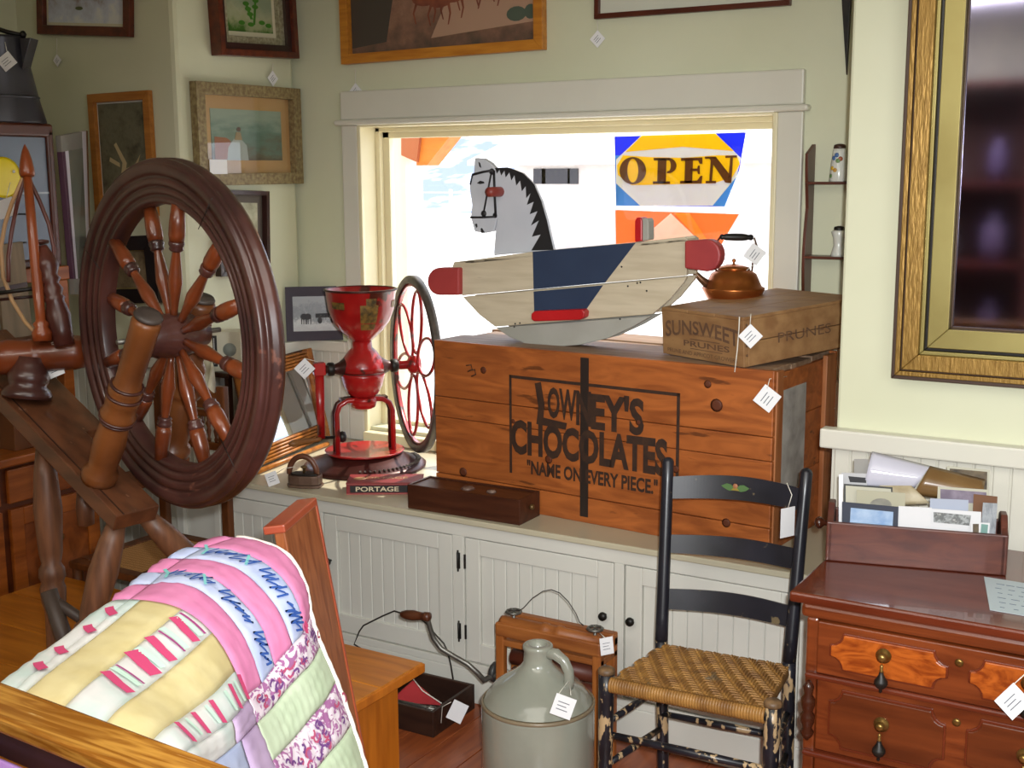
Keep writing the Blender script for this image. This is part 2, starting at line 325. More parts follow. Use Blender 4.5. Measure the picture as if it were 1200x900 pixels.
pn = thing('pennant', 'orange and white pennant hanging below the OPEN banner', 'banner', bq(785, 300))
sheet('cloth', [(721, 246), (866, 251), (850, 278), (838, 300), (722, 300)], cloth('orange_cloth', 'f08a4a'), pn, -.004)
sheet('diamond', [(786, 250), (838, 300), (728, 300)], cloth('white_cloth', ''), pn, .0)
MB().tube([bq(722, 241), bq(722, 247)], .0015, 5).build('cord', string_m, pn); MB().tube([bq(849, 242), bq(850, 250)], .0015, 5).build('cord', string_m, pn)
MB().tube([bq(722, 160), bq(720, 125)], .0015, 5).build('cord', string_m, bn); MB().tube([bq(873, 156), bq(874, 120)], .0015, 5).build('cord', string_m, bn)
sheet('stripe', [(790, 250), (808, 250), (830, 283), (822, 284)], cloth('amber_cloth', 'f6b040'), pn, .002)
# ---------------------------------------------------------------- pictures on the walls
def picture(name, label, quad, depth, fw, fmat, art, n, mat_w=0, matm=None, steps=1, liner=None, group=None, glass=False, inset=.006):
    """quad: TL,TR,BR,BL on the wall (outer frame edge); n: wall normal; fw frame width"""
    TL, TR, BR, BL = [Vector(p) for p in quad]; n = Vector(n).normalized(); ex = (TR-TL).normalized(); W_ = ((TR-TL).length+(BR-BL).length)/2; H_ = ((TL-BL).length+(TR-BR).length)/2
    c = (TL+TR+BR+BL)/4; ey = n.cross(ex).normalized(); T = frameT(c+n*.003, ex, ey, n)
    t = thing(name, label, 'picture', c, group)
    def mit(nm, w, h, f, d0, d1, mt, par=t):
        for k in range(4):
            a, b = (w, h) if k % 2 == 0 else (h, w); Rk = Matrix.Rotation(PI/2*k, 4, 'Z')
            MB(T @ Rk).prism([(-a/2, -b/2, d0), (a/2, -b/2, d0), (a/2-f, -b/2+f, d0), (-a/2+f, -b/2+f, d0)], (0, 0, d1-d0)).build(nm, mt, par, .0015)
    st = steps; f = fw/st
    for s_ in range(st): mit('frame_rail', W_-2*f*s_, H_-2*f*s_, f, 0, depth*(1-.28*s_), fmat if not isinstance(fmat, list) else fmat[s_ % len(fmat)])
    w, h = W_-2*fw, H_-2*fw
    if liner: mit('liner', w+.002, h+.002, liner[0], .001, depth*.45, liner[1]); w -= 2*liner[0]; h -= 2*liner[0]
    if mat_w: MB(T).box((-w/2, -h/2, .001), (w/2, h/2, inset-.002)).build('mount', matm, t); w -= 2*mat_w; h -= 2*mat_w
    a = MB(T).box((-w/2, -h/2, .002), (w/2, h/2, inset)).build('print', art, t)
    if glass: MB(T).box((-W_/2+fw, -H_/2+fw, inset+.004), (W_/2-fw, H_/2-fw, inset+.005)).build('glass', glass_m, t)
    return t, T @ Matrix.Translation((0, 0, inset)), w, h
LIFT = {}
def blob(T, w, h, pts, mat, par, nm='figure', d=.0006):      # flat painted shape in 0..1 picture coordinates
    k_ = LIFT[par.name] = LIFT.get(par.name, 0)+1
    MB(T).prism([((x-.5)*w, (y-.5)*h, .00008*k_) for x, y in pts], (0, 0, d)).build(nm, mat, par)
def ell(cx, cy, rx, ry, n=14): return [(cx+rx*math.cos(2*PI*k/n), cy+ry*math.sin(2*PI*k/n)) for k in range(n)]
walnut = M('walnut_frame', '6a2e16', '4a1d0e', sc=5, st=(6, 6, 6), ro=.35); honey = M('honey_frame', 'b5762f', '9c5f22', sc=5, ro=.4, st=X)
pine = M('pine_frame', 'c8842c', 'b06c20', sc=7, ro=.35, st=X); giltworn = M('worn_gilt_frame', '94855c', '6f5a3a', sc=60, ro=.5, bump=.8)
dk = M('dark_frame', '3a1d18', '2a1310', sc=6, ro=.3); blk = M('black_frame', '1b1316', ro=.35)
def onL(px, py): return at(px, py, 'y', YL)
def onW(px, py): return at(px, py, 'x', XA)
def onB(px, py): return at(px, py, 'y', 0)
def pict_mat(name, cols, sc=8, st=(1, 1, 1), zr=None):
    """painted print: noise through several colours plus a vertical gradient (zr = z low, z high)"""
    m = bpy.data.materials.new(name); m.use_nodes = True; t = m.node_tree; n = t.nodes; L = t.links; p = n['Principled BSDF']; p.inputs['Roughness'].default_value = .35
    tc = n.new('ShaderNodeTexCoord'); mp = n.new('ShaderNodeMapping'); mp.inputs['Scale'].default_value = st; L.new(tc.outputs['Object'], mp.inputs[0])
    nz = n.new('ShaderNodeTexNoise'); nz.inputs['Scale'].default_value = sc; nz.inputs['Detail'].default_value = 10; nz.inputs['Roughness'].default_value = .65; L.new(mp.outputs[0], nz.inputs[0])
    src = nz.outputs[0]
    if zr:
        sp = n.new('ShaderNodeSeparateXYZ'); L.new(tc.outputs['Object'], sp.inputs[0]); mr = n.new('ShaderNodeMapRange'); mr.inputs[1].default_value, mr.inputs[2].default_value = zr; L.new(sp.outputs[2], mr.inputs[0])
        ad = n.new('ShaderNodeMath'); ad.operation = 'MULTIPLY_ADD'; ad.inputs[1].default_value = 1.1; ad.inputs[2].default_value = -.55; L.new(nz.outputs[0], ad.inputs[0])
        a2 = n.new('ShaderNodeMath'); a2.operation = 'ADD'; L.new(ad.outputs[0], a2.inputs[0]); L.new(mr.outputs[0], a2.inputs[1]); src = a2.outputs[0]
    rp = n.new('ShaderNodeValToRGB'); e = rp.color_ramp.elements
    while len(e) < len(cols): e.new(.5)
    for i, c in enumerate(cols): e[i].position = (i+.3)/len(cols) if zr else .3+.4*i/(len(cols)-1); e[i].color = C(c)
    L.new(src, rp.inputs[0]); L.new(rp.outputs[0], p.inputs['Base Color']); return m
zz = lambda f, a, b: tuple(sorted((f(*a).z, f(*b).z)))
# 1 sleigh scene, top left
t, T, w, h = picture('framed_print', 'red-brown framed print of a snowy scene, leftmost at the top of the left wall', [onL(45, -88), onL(158, -92), onL(158, 37), onL(53, 47)], .025, .035, walnut,
    pict_mat('snow_print', ['dfe0e0', 'c8cede', 'b9bccb', '8a6a5a', '8a8f8a', '9aa39a'], 14, zr=zz(onL, (100, 40), (100, -80))), (0, -1, 0), mat_w=.012, matm=M('cream_mount', 'd8d2b8', ro=.7))
redf = M('print_red', '7c2f22', ro=.6); drk = M('print_dark', '2f2a22', ro=.6)
for x in (.12, .2, .3, .62, .72): blob(T, w, h, ell(x+.02, .40, .05, .035), redf, t); blob(T, w, h, [(x, .40), (x+.01, .29), (x+.02, .40)], drk, t); blob(T, w, h, [(x+.05, .40), (x+.06, .29), (x+.07, .40)], drk, t)
blob(T, w, h, ell(.42, .17, .05, .022), M('print_olive', '5d6440', ro=.6), t)
# 2 antler print, middle left
t, T, w, h = picture('framed_print', 'honey oak framed dim print of a bare branching antler, left wall beside the wall corner', [onL(108, 111), onL(178, 106), onL(189, 250), onL(117, 256)], .022, .033, honey,
    pict_mat('moor_print', ['3d3a2c', '5d5a46', '6f6a55', '4f5346'], 16), (0, -1, 0), mat_w=.006, matm=M('white_mount', 'd8d8d0', ro=.7))
ant = M('antler_pale', 'b5a27a', ro=.6)
for pl in ([(.3, .1), (.5, .3), (.55, .42), (.35, .62), (.3, .6), (.46, .42), (.42, .32), (.26, .13)], [(.5, .3), (.75, .36), (.85, .5), (.72, .4), (.5, .36)], [(.4, .42), (.2, .48), (.18, .44), (.4, .38)]): blob(T, w, h, pl, ant, t, 'antler')
# 3 cactus print, top of the return wall
t, T, w, h = picture('framed_print', 'deep walnut shadow-box frame with a green plant print, above the gilt seascape', [onW(241, -75), onW(335, -60), onW(334, 71.5), onW(242, 62)], .055, .05, [walnut, dk],
    pict_mat('plant_print', ['1f4a10', '3f6a1e', '9aa27a', 'a8ab8c', '8c9a80'], 10, zr=(onW(290, 50).z, onW(290, 0).z)), (1, 0, 0), steps=2, liner=(.028, M('silver_liner', 'b8b49a', '8f8a70', sc=80, ro=.35, me=.4)), mat_w=.018, matm=M('cream_mount', ''))
gr = M('print_green', '3d7a1c', ro=.6)
for pl in ([(.55, .12), (.6, .12), (.7, .75), (.66, .75)], [(.5, .2), (.56, .2), (.45, .45), (.4, .42)]): blob(T, w, h, pl, gr, t, 'stem')
for x, y in ((.7, .72), (.66, .6), (.64, .5), (.62, .4), (.42, .44), (.46, .36), (.5, .28), (.3, .14), (.5, .12), (.75, .16), (.9, .12)): blob(T, w, h, ell(x, y, .07, .035), gr, t, 'leaf')
# 4 seascape
t, T, w, h = picture('framed_seascape', 'worn gilt framed seaside print in a tan mount with a price slip', [onW(221, 95), onW(345, 104.5), onW(347, 214), onW(227, 219)], .035, .045, giltworn,
    pict_mat('sea_print', ['4a3f30', '5b5540', '566e60', '5d7a6c', '7c9080', '8a9a88'], 9, (1, 1, 3), zr=zz(onW, (290, 195), (290, 125))), (1, 0, 0), mat_w=.05, matm=M('tan_mount', 'b8925c', 'ab8450', sc=5, ro=.6), glass=True)
blob(T, w, h, [(.04, .02), (.26, .02), (.26, .38), (.2, .44), (.04, .46)], M('print_rust', '8a4a22', ro=.6), t, 'rocks')
blob(T, w, h, [(.2, .0), (.5, .0), (.48, .3), (.4, .42), (.3, .42), (.22, .25)], M('print_white', '9aa39c', ro=.6), t, 'skirt'); blob(T, w, h, [(.31, .40), (.42, .40), (.4, .55), (.34, .56)], M('print_skin', '8f7a58', ro=.6), t, 'torso'); blob(T, w, h, ell(.375, .61, .03, .045), M('print_brown', '4a3020', ro=.6), t, 'head')
p0 = onW(236, 187); p1 = onW(257, 204)
sl = MB().box((XA+.042, p1.y-.0, p1.z), (XA+.045, p0.y, p0.z)) if False else MB().box((XA+.040, min(p0.y, p1.y), p1.z), (XA+.043, max(p0.y, p1.y), p0.z))
tag(sl.build('price_slip', white), 'small white price slip on the lower left corner of the seascape frame', 'price tag')
# 5 lower brown frame
t, T, w, h = picture('framed_print', 'plum-brown framed print with dark mount, below the seascape', [onW(250, 222), onW(307, 224), onW(312, 318), onW(252, 327)], .03, .018, dk,
    pict_mat('etching', ['c5c2a6', 'a9a78c', '8d8a72'], 20), (1, 0, 0), mat_w=.03, matm=M('dark_mount', '5a5148', ro=.7))
# 6 black square frame
t, T, w, h = picture('framed_print', 'square black frame with a small brown print, seen through the spinning wheel', [onL(122, 278), onL(188, 275), onL(192, 352), onL(127, 357)], .03, .055, blk,
    pict_mat('brown_print', ['4f4030', '77664c', '8b7b60'], 22), (0, -1, 0), mat_w=.004, matm=M('gilt_slip', '9a8450', ro=.4))
# 7 stagecoach painting
t, T, w, h = picture('framed_painting', 'large pine framed painting of galloping horses above the window', [onB(401, -62), onB(641, -95), onB(641, 58), onB(407, 77)], .035, .038, pine,
    pict_mat('desert_paint', ['4e463c', '6c5244', '866250', '9a7460', 'a07c68'], 14, zr=(onB(520, 90).z, onB(520, -60).z)), (0, -1, 0))
hr = M('paint_horse', '8e4e36', '6e382a', sc=20, ro=.6); dkp = M('paint_shadow', '4a423a', ro=.6); pal = M('paint_dust', 'b08c74', ro=.6)
blob(T, w, h, [(.0, .06), (.2, .1), (.25, .6), (.12, .95), (0, .95)], dkp, t, 'thicket')
blob(T, w, h, [(.45, .1), (1, .18), (1, .7), (.55, .5)], pal, t, 'dust')
for x, y, s_ in ((.42, .5, 1.2), (.50, .47, 1.2), (.57, .5, 1.1), (.66, .55, 1), (.76, .56, 1), (.84, .58, .9)):
    blob(T, w, h, ell(x, y, .06*s_, .07*s_), hr, t, 'horse'); blob(T, w, h, [(x+.03, y), (x+.1*s_, y+.11), (x+.12*s_, y+.07), (x+.07, y-.03)], hr, t, 'neck')
    for dx in (-.045, .035): blob(T, w, h, [(x+dx, y), (x+dx*1.5, y-.12*s_), (x+dx*1.2, y-.21*s_), (x+dx*1.2+.006, y-.21*s_), (x+dx*1.5+.009, y-.12*s_), (x+dx+.018, y)], hr, t, 'leg')
blob(T, w, h, ell(.9, .26, .05, .07), M('paint_sage', '4f5a4c', ro=.6), t, 'bush'); blob(T, w, h, ell(.97, .27, .03, .07), M('paint_sage', ''), t, 'bush')
# 8 plain print top right
picture('framed_print', 'thin dark walnut framed pale print above the right half of the window', [onB(699, -70), onB(930, -95), onB(930, 8), onB(701, 22)], .022, .018, M('dark_walnut', '5a2412', '45190c', sc=5, ro=.35), M('pale_print', 'cfcfbf', ro=.6), (0, -1, 0))
# tags hung from the frames
def dtag(px, py, fn, n, size, label, up=26):
    p = fn(px, py)+Vector(n)*.012; ex = Vector((0, 0, 1)).cross(Vector(n)); q_ = fn(px, py-up)+Vector(n)*.014
    pricetag(p, size, label, (ex, Vector((0, 0, 1)), Vector(n)), [[p+Vector((0, 0, size*.65)), q_]])
dtag(70, 71, onL, (0, -1, 0), .034, 'white price tag hanging under the snowy print on the left wall')
dtag(317, 92, onW, (1, 0, 0), .045, 'white price tag hanging below the walnut shadow-box print', 18)
dtag(702, 46, onB, (0, -1, 0), .043, 'white price tag under the thin walnut frame above the window', 22)
dtag(419, 107, onB, (0, -1, 0), .046, 'pale price tag hanging over the left end of the window head casing', 26)
# ---------------------------------------------------------------- big chocolate crate
crw = M('crate_wood', 'b2642e', '8c4a20', sc=3.0, st=(1.2, 5, 7), ro=.45, dist=1.6, wear=('6a3818', .66), wsc=4); crt = M('crate_top_wood', '9a8068', '7d6048', sc=5, st=X, ro=.6)
crd = M('crate_batten', 'a86a3e', '8c5028', sc=4, st=Z, ro=.5)
ex = Vector((.9971, -.0761, 0)).normalized(); ey = Vector((-ex.y, ex.x, 0)); O = Vector((-.775, -.601, ZC)); TC = frameT(O, ex, ey, (0, 0, 1))
CW, CD, CH = 1.236, .495, .546
cr = thing('wooden_crate', 'large orange-brown wooden shipping crate lettered for chocolates, on the counter', 'crate', O+ex*CW/2+ey*CD/2)
for i, (a, b, d) in enumerate(((0, .082, .0), (.084, .281, .002), (.283, .352, .0), (.354, CH, .001))): box('plank', (0, d, a), (CW, .020, b), crw, cr, .003, TC)
for i, (a, b) in enumerate(((0, .18), (.182, .36), (.362, CH))): box('plank', (0, CD-.02, a), (CW, CD, b), crw, cr, .002, TC)
for i, (a, b, h) in enumerate(((.002, .17, 0), (.174, .33, -.004), (.334, CD-.002, .001))):
    box('top_plank', (0 if i != 1 else .02, a if i else .021, CH-.018+h), (CW-.02, b, CH+h), crt, cr, .003, TC)
box('bottom_plank', (.02, .02, 0), (CW-.02, CD-.02, .018), crt, cr, T=TC)
for x0, x1, s in ((0.0, .02, -1), (CW-.03, CW-.012, 1)):
    for a, b in ((.0, .2), (.202, .38), (.382, CH-.018)): box('end_plank', (x0, .02, a), (x1, CD-.02, b), crw, cr, .002, TC)
for a, b in ((.018, .065), (CD-.095, CD-.02)): box('batten', (CW-.012, a, 0), (CW+.004, b, CH-.004), crd, cr, .003, TC)
box('paper_label', (CW-.012, .085, .16), (CW-.010, .27, CH-.07), M('old_paper_label', 'b5b0a8', '8c8780', sc=12, ro=.8), cr, T=TC)
ik = M('stencil_ink', '2c1a10', '3c2414', sc=40, ro=.7)
TF = TC @ Matrix.Rotation(PI/2, 4, 'X')         # x right, y up, z out of the front
lx0, lx1, lz0, lz1 = .315, .940, .125, .454
m = MB(TF); m.box((lx0, lz1-.010, 0), (lx1, lz1, .0012)).box((lx0, lz0+.0, 0), (lx0+.009, lz1, .0012)).box((lx1-.010, lz0+.02, 0), (lx1, lz1, .0012)); m.build('printed_border', ik, cr)
box('painted_stripe', (.590, -.0014, .02), (.620, .0, CH-.012), M('black_stripe', '241812', ro=.6), cr, T=TC)
def fit(s, nm, cx, cy, wdt, hgt, T, mt, par, off=.0, ex=.0006, warp=None, z=.0016):
    """text fitted to a width and cap height"""
    c = bpy.data.curves.new(nm, 'FONT'); c.body = s; c.size = 1; c.align_x = 'CENTER'; c.align_y = 'CENTER'; c.offset = off; c.extrude = 0; c.resolution_u = 3
    o = bpy.data.objects.new(nm, c); COL.objects.link(o); bpy.context.view_layer.update()
    me = bpy.data.meshes.new_from_object(o.evaluated_get(bpy.context.evaluated_depsgraph_get())); bpy.data.objects.remove(o)
    xs_ = [v.co.x for v in me.vertices]; ys_ = [v.co.y for v in me.vertices]; x0, x1, y0, y1 = min(xs_), max(xs_), min(ys_), max(ys_); mb = MB(T); vs = []
    for v in me.vertices:
        u, w_ = (v.co.x-x0)/(x1-x0)-.5, (v.co.y-y0)/(y1-y0)-.5
        if warp: u, w_ = warp(u, w_)
        vs.append((cx+u*wdt, cy+w_*hgt, z))
    mb.add(vs, [list(p.vertices) for p in me.polygons]); return mb.build(nm, mt, par)
kx = lambda px: lx0+(px-597)/200*(lx1-lx0)
fit("OW", 'lettering', kx(663), .378, .110, .102, TF, ik, cr, .035); fit("N", 'lettering', kx(689), .372, .055, .112, TF, ik, cr, .035); fit("EY'S", 'lettering', kx(728), .368, .190, .120, TF, ik, cr, .038, warp=lambda u, w: (u, w-.25*abs(u)*0-.35*max(0, u)*0))
lm = MB(TF); xx = kx(634)
lm.prism([(xx-.014, .435, .0016), (xx+.010, .442, .0016), (xx+.024, .37, .0016), (xx+.020, .326, .0016), (xx+.11, .318, .0016), (xx+.105, .296, .0016), (xx-.008, .302, .0016), (xx+.000, .36, .0016)], (0, 0, .0004)); lm.build('lettering', ik, cr)
fit('CHOCOLATES', 'lettering', kx(692), .250, .580, .110, TF, ik, cr, .045, warp=lambda u, w: (u, w*(1+.15*abs(u))))
fit('"NAME ON EVERY PIECE."', 'lettering', kx(697), .155, .485, .048, TF, ik, cr, .032)
for x, z in ((.14, .47), (.155, .455)): MB(TF).tube([(x, z, .002), (x+.02, z+.004, .002), (x+.024, z-.012, .002), (x+.006, z-.02, .002)], .0022, 5).build('pencil_mark', ik, cr)
kn = M('wood_knot', '5a2a12', ro=.6)
for x, z, r in ((.21, .46, .012), (.33, .30, .008), (.47, .19, .014), (1.06, .43, .02), (1.03, .49, .012), (.93, .22, .012), (.8, .35, .01), (.12, .1, .016), (1.1, .08, .014)):
    MB(TF).lathe([(r, .0005), (r*.6, .0012)], (x, z, .0006), (0, 0, 1), 12).build('knot', kn, cr)
pricetag(at(899, 467, 'y', -.72), .058, 'white price tag hanging on the right front edge of the big crate', cords=[[at(899, 455, 'y', -.72), at(902, 444, 'y', -.70), at(922, 441, 'y', -.62)]], rot=PI/4+.12)
# ---------------------------------------------------------------- rocking horse
HY = -.525
def h(px, py, d=0): return at(px, py, 'y', HY+d)
def hz(X_, Y_, d=0): return h(470+X_/2.727, 130+Y_/2.727, d)
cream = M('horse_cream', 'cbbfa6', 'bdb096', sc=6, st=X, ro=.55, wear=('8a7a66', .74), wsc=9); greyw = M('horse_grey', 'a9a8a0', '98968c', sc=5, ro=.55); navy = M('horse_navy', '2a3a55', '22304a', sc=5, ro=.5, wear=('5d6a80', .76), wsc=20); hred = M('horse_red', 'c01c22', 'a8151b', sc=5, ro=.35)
rh = thing('rocking_horse', 'white plank rocking horse with navy saddle panel, black mane and red pegs, on the crate', 'rocking horse', at(640, 405, 'z', ZC+CH)+Vector((0, .1, 0)))
T_, D_ = .018, .075
b1 = [(168, 483), (250, 473), (420, 450), (750, 420), (905, 402), (914, 412), (913, 455), (912, 526), (195, 590), (165, 560), (163, 500)]
b2 = [(196, 594), (912, 530), (905, 545), (860, 600), (803, 650), (300, 690), (250, 652)]
b3 = [(302, 693), (800, 655), (740, 690), (660, 727), (570, 748), (480, 755), (400, 745), (345, 722)]
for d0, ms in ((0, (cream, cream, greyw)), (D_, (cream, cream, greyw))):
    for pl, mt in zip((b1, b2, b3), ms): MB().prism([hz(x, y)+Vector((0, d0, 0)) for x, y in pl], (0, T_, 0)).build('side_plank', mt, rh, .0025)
MB().prism([hz(x, y) for x, y in ((421, 450), (750, 421), (652, 549), (424, 570))], (0, -.0012, 0)).build('saddle_panel', navy, rh)
MB().prism([hz(x, y) for x, y in ((424, 577), (646, 557), (590, 637), (426, 643))], (0, -.0012, 0)).build('saddle_panel', navy, rh)
MB().prism([h(*p) for p in ((532, 307), (805, 279.5), (806, 283), (532, 311))], (0, D_+T_, 0)).build('back_board', cream, rh, .002)
m = MB(); m.prism([hz(x, y, -.035) for x, y in ((415, 648), (425, 640), (578, 634), (586, 642), (584, 660), (570, 668), (425, 673), (415, 666))], (0, .036, 0)); m.build('foot_rest', hred, rh, .004)
m = MB(); m.prism([hz(x, y) for x, y in ((744, 420), (745, 350), (755, 340), (772, 340), (783, 352), (784, 412))], (0, D_+T_, 0)); 
m = MB(); 
sb = [hz(x, y, -.02) for x, y in ((746, 420), (746, 352), (752, 340), (765, 340), (770, 350), (770, 416))]
MB().prism(sb, (0, .05, 0)).build('seat_back', hred, rh, .004)
MB().prism([p+Vector((.004, 0.002, 0)) for p in [hz(x, y, -.022) for x, y in ((766, 416), (766, 345), (780, 342), (786, 352), (786, 412))]], (0, .044, 0)).build('seat_back_face', greyw, rh, .003)
for x0, x1, yy, r in ((96, 166, 545, 44), (914, 1000, 462, 52)):    # rounded red end pieces between the sides
    c = (x0+24 if x0 < 500 else x1-24)
    pts = [(c+r*.85*math.cos(a)*(1 if x0 < 500 else 1), yy+r*math.sin(a)) for a in [PI/2+PI*k/10 if x0 < 500 else -PI/2+PI*k/10 for k in range(11)]]
    tail = [(185 if x0 < 500 else 905, yy-r), (185 if x0 < 500 else 905, yy+r)] if x0 < 500 else [(905, yy+r*.8), (905, yy-r*.9)]
    MB().prism([hz(x, y, -.022) for x, y in pts+tail], (0, .045, 0)).build('red_end_block', M('horse_red_dull', 'a83c3a', '943034', sc=8, ro=.5), rh, .006)
HD = .048
hw_ = M('horse_white', 'c9ccd4', 'bfc3cc', sc=6, ro=.5)
head = [(235, 150), (262, 152), (285, 166), (300, 182), (340, 182), (385, 200), (420, 235), (445, 290), (462, 350), (484, 445), (296, 462), (300, 400), (306, 348), (296, 384), (270, 390), (235, 386), (222, 340), (226, 300), (218, 240), (232, 196)]
MB().prism([hz(x, y, HD-.012) for x, y in head], (0, .024, 0)).build('head', hw_, rh, .003)
mblk = M('mane_black', '1e1d20', ro=.5)
mn = [(300, 182), (340, 180), (388, 198), (424, 233), (448, 288), (465, 348), (487, 444), (416, 446), (446, 395), (418, 402), (440, 350), (415, 366), (436, 320), (411, 330), (424, 290), (402, 300), (414, 262), (400, 278), (398, 240), (386, 256), (380, 222), (368, 238), (362, 205), (352, 222), (346, 196), (334, 212), (330, 190), (320, 206), (314, 188), (306, 200)]
for dd, s_ in ((HD-.0135, .0015), (HD+.012, .0015)): MB().prism([hz(x, y, dd) for x, y in mn], (0, s_, 0)).build('mane', mblk, rh)
sg = lambda pts, r, nm='bridle': MB().tube([hz(x, y, HD-.013) for x, y in pts], r, 6).build(nm, mblk, rh)
sg([(228, 204), (262, 195), (292, 190)], .0045); sg([(228, 204), (221, 236)], .003); sg([(297, 190), (299, 260), (303, 340)], .0045); sg([(222, 340), (262, 340), (303, 338)], .004); sg([(288, 200), (264, 325)], .0032)
for x, y, r in ((290, 194, .011), (264, 328, .011), (300, 334, .009)): MB().lathe([(r, 0), (r*.7, .004)], hz(x, y, HD-.012), (0, -1, 0), 14).build('bridle_boss', mblk, rh)
MB().prism([hz(x, y, HD-.0135) for x, y in ((242, 231), (252, 223), (264, 226), (266, 231), (252, 234))], (0, .0015, 0)).build('eye', mblk, rh)
for pl in ([(236, 362), (242, 360), (244, 370), (240, 374)], [(254, 376), (258, 374), (268, 390), (256, 390)], [(247, 163), (252, 166), (256, 182), (250, 178)]): MB().prism([hz(x, y, HD-.0135) for x, y in pl], (0, .0015, 0)).build('painted_line', mblk, rh)
MB().lathe([(.001, 0), (.016, .004), (.017, .06), (.017, .14), (.016, .197), (.001, .2)], hz(322, 258, HD)+Vector((0, -.085, 0)), (-.0, 1, .0), 14).build('handle_peg', M('peg_red', '8a3a32', ro=.4), rh)
m = MB()
for x, y in ((365, 680), (380, 678), (362, 690), (705, 498), (725, 560), (755, 550), (785, 575), (765, 548), (700, 665)): m.lathe([(.003, 0), (.003, .0012)], hz(x, y), (0, -1, 0), 8)
m.build('nail_heads', mblk, rh)
# ---------------------------------------------------------------- small prune crate
ZT1 = ZC+CH+.003
A = at(777, 414, 'z', ZT1); B = at(872, 431, 'z', ZT1); Cc = at(952, 397, 'y', -.20); ux = (B-A); PW = ux.length; ux.normalize(); uy = (Cc-B); PL = uy.length; uy.normalize(); uz = ux.cross(uy).normalized(); uy = uz.cross(ux); PH = .136
TP = frameT(A, ux, uy, uz); pw = M('prune_wood', 'a07a50', '86603c', sc=4, st=(1, 5, 6), ro=.6, wear=('6c4a2c', .72), wsc=7)
pc = thing('wooden_crate', 'small weathered wooden prune crate sitting on the right end of the big crate', 'crate', (A+B)/2)
m = box('front_board', (0, 0, 0), (PW, .018, PH), pw, pc, .002, TP); box('back_board', (0, PL-.018, 0), (PW, PL, PH), pw, pc, .002, TP)
for x0, x1 in ((0, .012), (PW-.012, PW)): box('side_board', (x0, .018, .0), (x1, PL-.018, PH*.52), pw, pc, .002, TP); box('side_board', (x0, .018, PH*.52+.002), (x1, PL-.018, PH), pw, pc, .002, TP)
for i in range(3): box('lid_board', (i*PW/3+.001, 0, PH), ((i+1)*PW/3-.001, PL, PH+.010), pw, pc, .002, TP)
box('bottom_board', (.012, .018, 0), (PW-.012, PL-.018, .01), pw, pc, T=TP)
TQ = TP @ Matrix.Rotation(PI/2, 4, 'X'); fik = M('faded_ink', '5a4030', '6e5038', sc=30, ro=.8)
fit('SUNSWEET', 'lettering', PW*.5, PH*.70, PW*.90, PH*.30, TQ, fik, pc, .02, warp=lambda u, w: (u, w*(1+.5*abs(u))-1.5*u*u))
fit('PRUNES', 'lettering', PW*.56, PH*.335, PW*.56, PH*.13, TQ, fik, pc, .015)
fit('PRUNE AND APRICOT GROWERS', 'lettering', PW*.5, PH*.12, PW*.86, PH*.09, TQ, fik, pc, .0)
fit('GROWN AND PACKED', 'lettering', PW*.52, PH*.55, PW*.34, PH*.05, TQ, fik, pc)
m = MB(TQ); m.box((PW*.36, PH*.43, 0), (PW*.72, PH*.445, .0012)).box((PW*.36, PH*.22, 0), (PW*.75, PH*.232, .0012)); m.build('printed_rule', fik, pc)
TS = frameT(A+ux*PW, uy, uz, ux); fit('PRUNES', 'lettering', PL*.5, PH*.5, PL*.45, PH*.22, TS, fik, pc)
for z in (.25, .45, .7, .9): MB(TS).lathe([(.004, 0), (.003, .002)], (.012, PH*z, 0), (0, 0, 1), 8).build('nail', fik, pc)
cp = B+uz*PH; pricetag(at(879.5, 394, 'y', B.y-.01), .050, 'diamond shaped white price tag hanging on the corner of the prune crate', cords=[[at(879, 380, 'y', B.y-.01), at(880, 368, 'y', B.y-.01), cp+Vector((.01, .02, .012))]], rot=PI/4, asp=1)
st_ = MB().tube([cp+Vector((-.01, -.004, .012)), at(866, 385, 'y', B.y-.008), at(864, 410, 'y', B.y-.012), at(861, 436, 'y', -.71)], .0016, 6).build('white_string', string_m)
tag(st_, 'loose white string hanging down the front of the prune crate', 'string')
# copper kettle
cop = M('copper', 'b8703a', '9a5426', sc=6, ro=.30, me=.85); copd = M('dark_copper', '6a4a34', ro=.4, me=.6)
kz = ZT1+PH+.012; kc = at(859, 352, 'z', kz); kc = kc+uz*.0
kt = thing('tea_kettle', 'copper tea kettle with black bail handle standing on the prune crate', 'kettle', kc)
MB().lathe([(.002, 0), (.078, 0), (.084, .006), (.100, .038), (.099, .042), (.090, .046), (.081, .066), (.072, .086), (.052, .098), (.05, .1)], kc, (0, 0, 1), 36).build('body', cop, kt)
MB().lathe([(.052, .099), (.050, .106), (.025, .114), (.004, .117), (.004, .122), (.007, .126), (.006, .131), (.001, .134)], kc, (0, 0, 1), 28).build('lid', cop, kt)
e = RT.copy(); e.z = 0; e.normalize()
MB().tube([kc-e*.075+Vector((0, 0, .045)), kc-e*.105+Vector((0, 0, .07)), kc-e*.130+Vector((0, 0, .095)), kc-e*.140+Vector((0, 0, .10))], [.016, .011, .008, .007], 12).build('spout', copd, kt)
hp = [kc-e*.055+Vector((0, 0, .09)), kc-e*.062+Vector((0, 0, .125)), kc-e*.066+Vector((0, 0, .155)), kc-e*.058+Vector((0, 0, .185)), kc-e*.045+Vector((0, 0, .203))]
MB().tube(hp, .0035, 8).build('bail', copd, kt)
MB().tube([kc+e*.058+Vector((0, 0, .085)), kc+e*.060+Vector((0, 0, .12)), kc+e*.074+Vector((0, 0, .165)), kc+e*.062+Vector((0, 0, .20))], .0035, 8).build('bail', copd, kt)
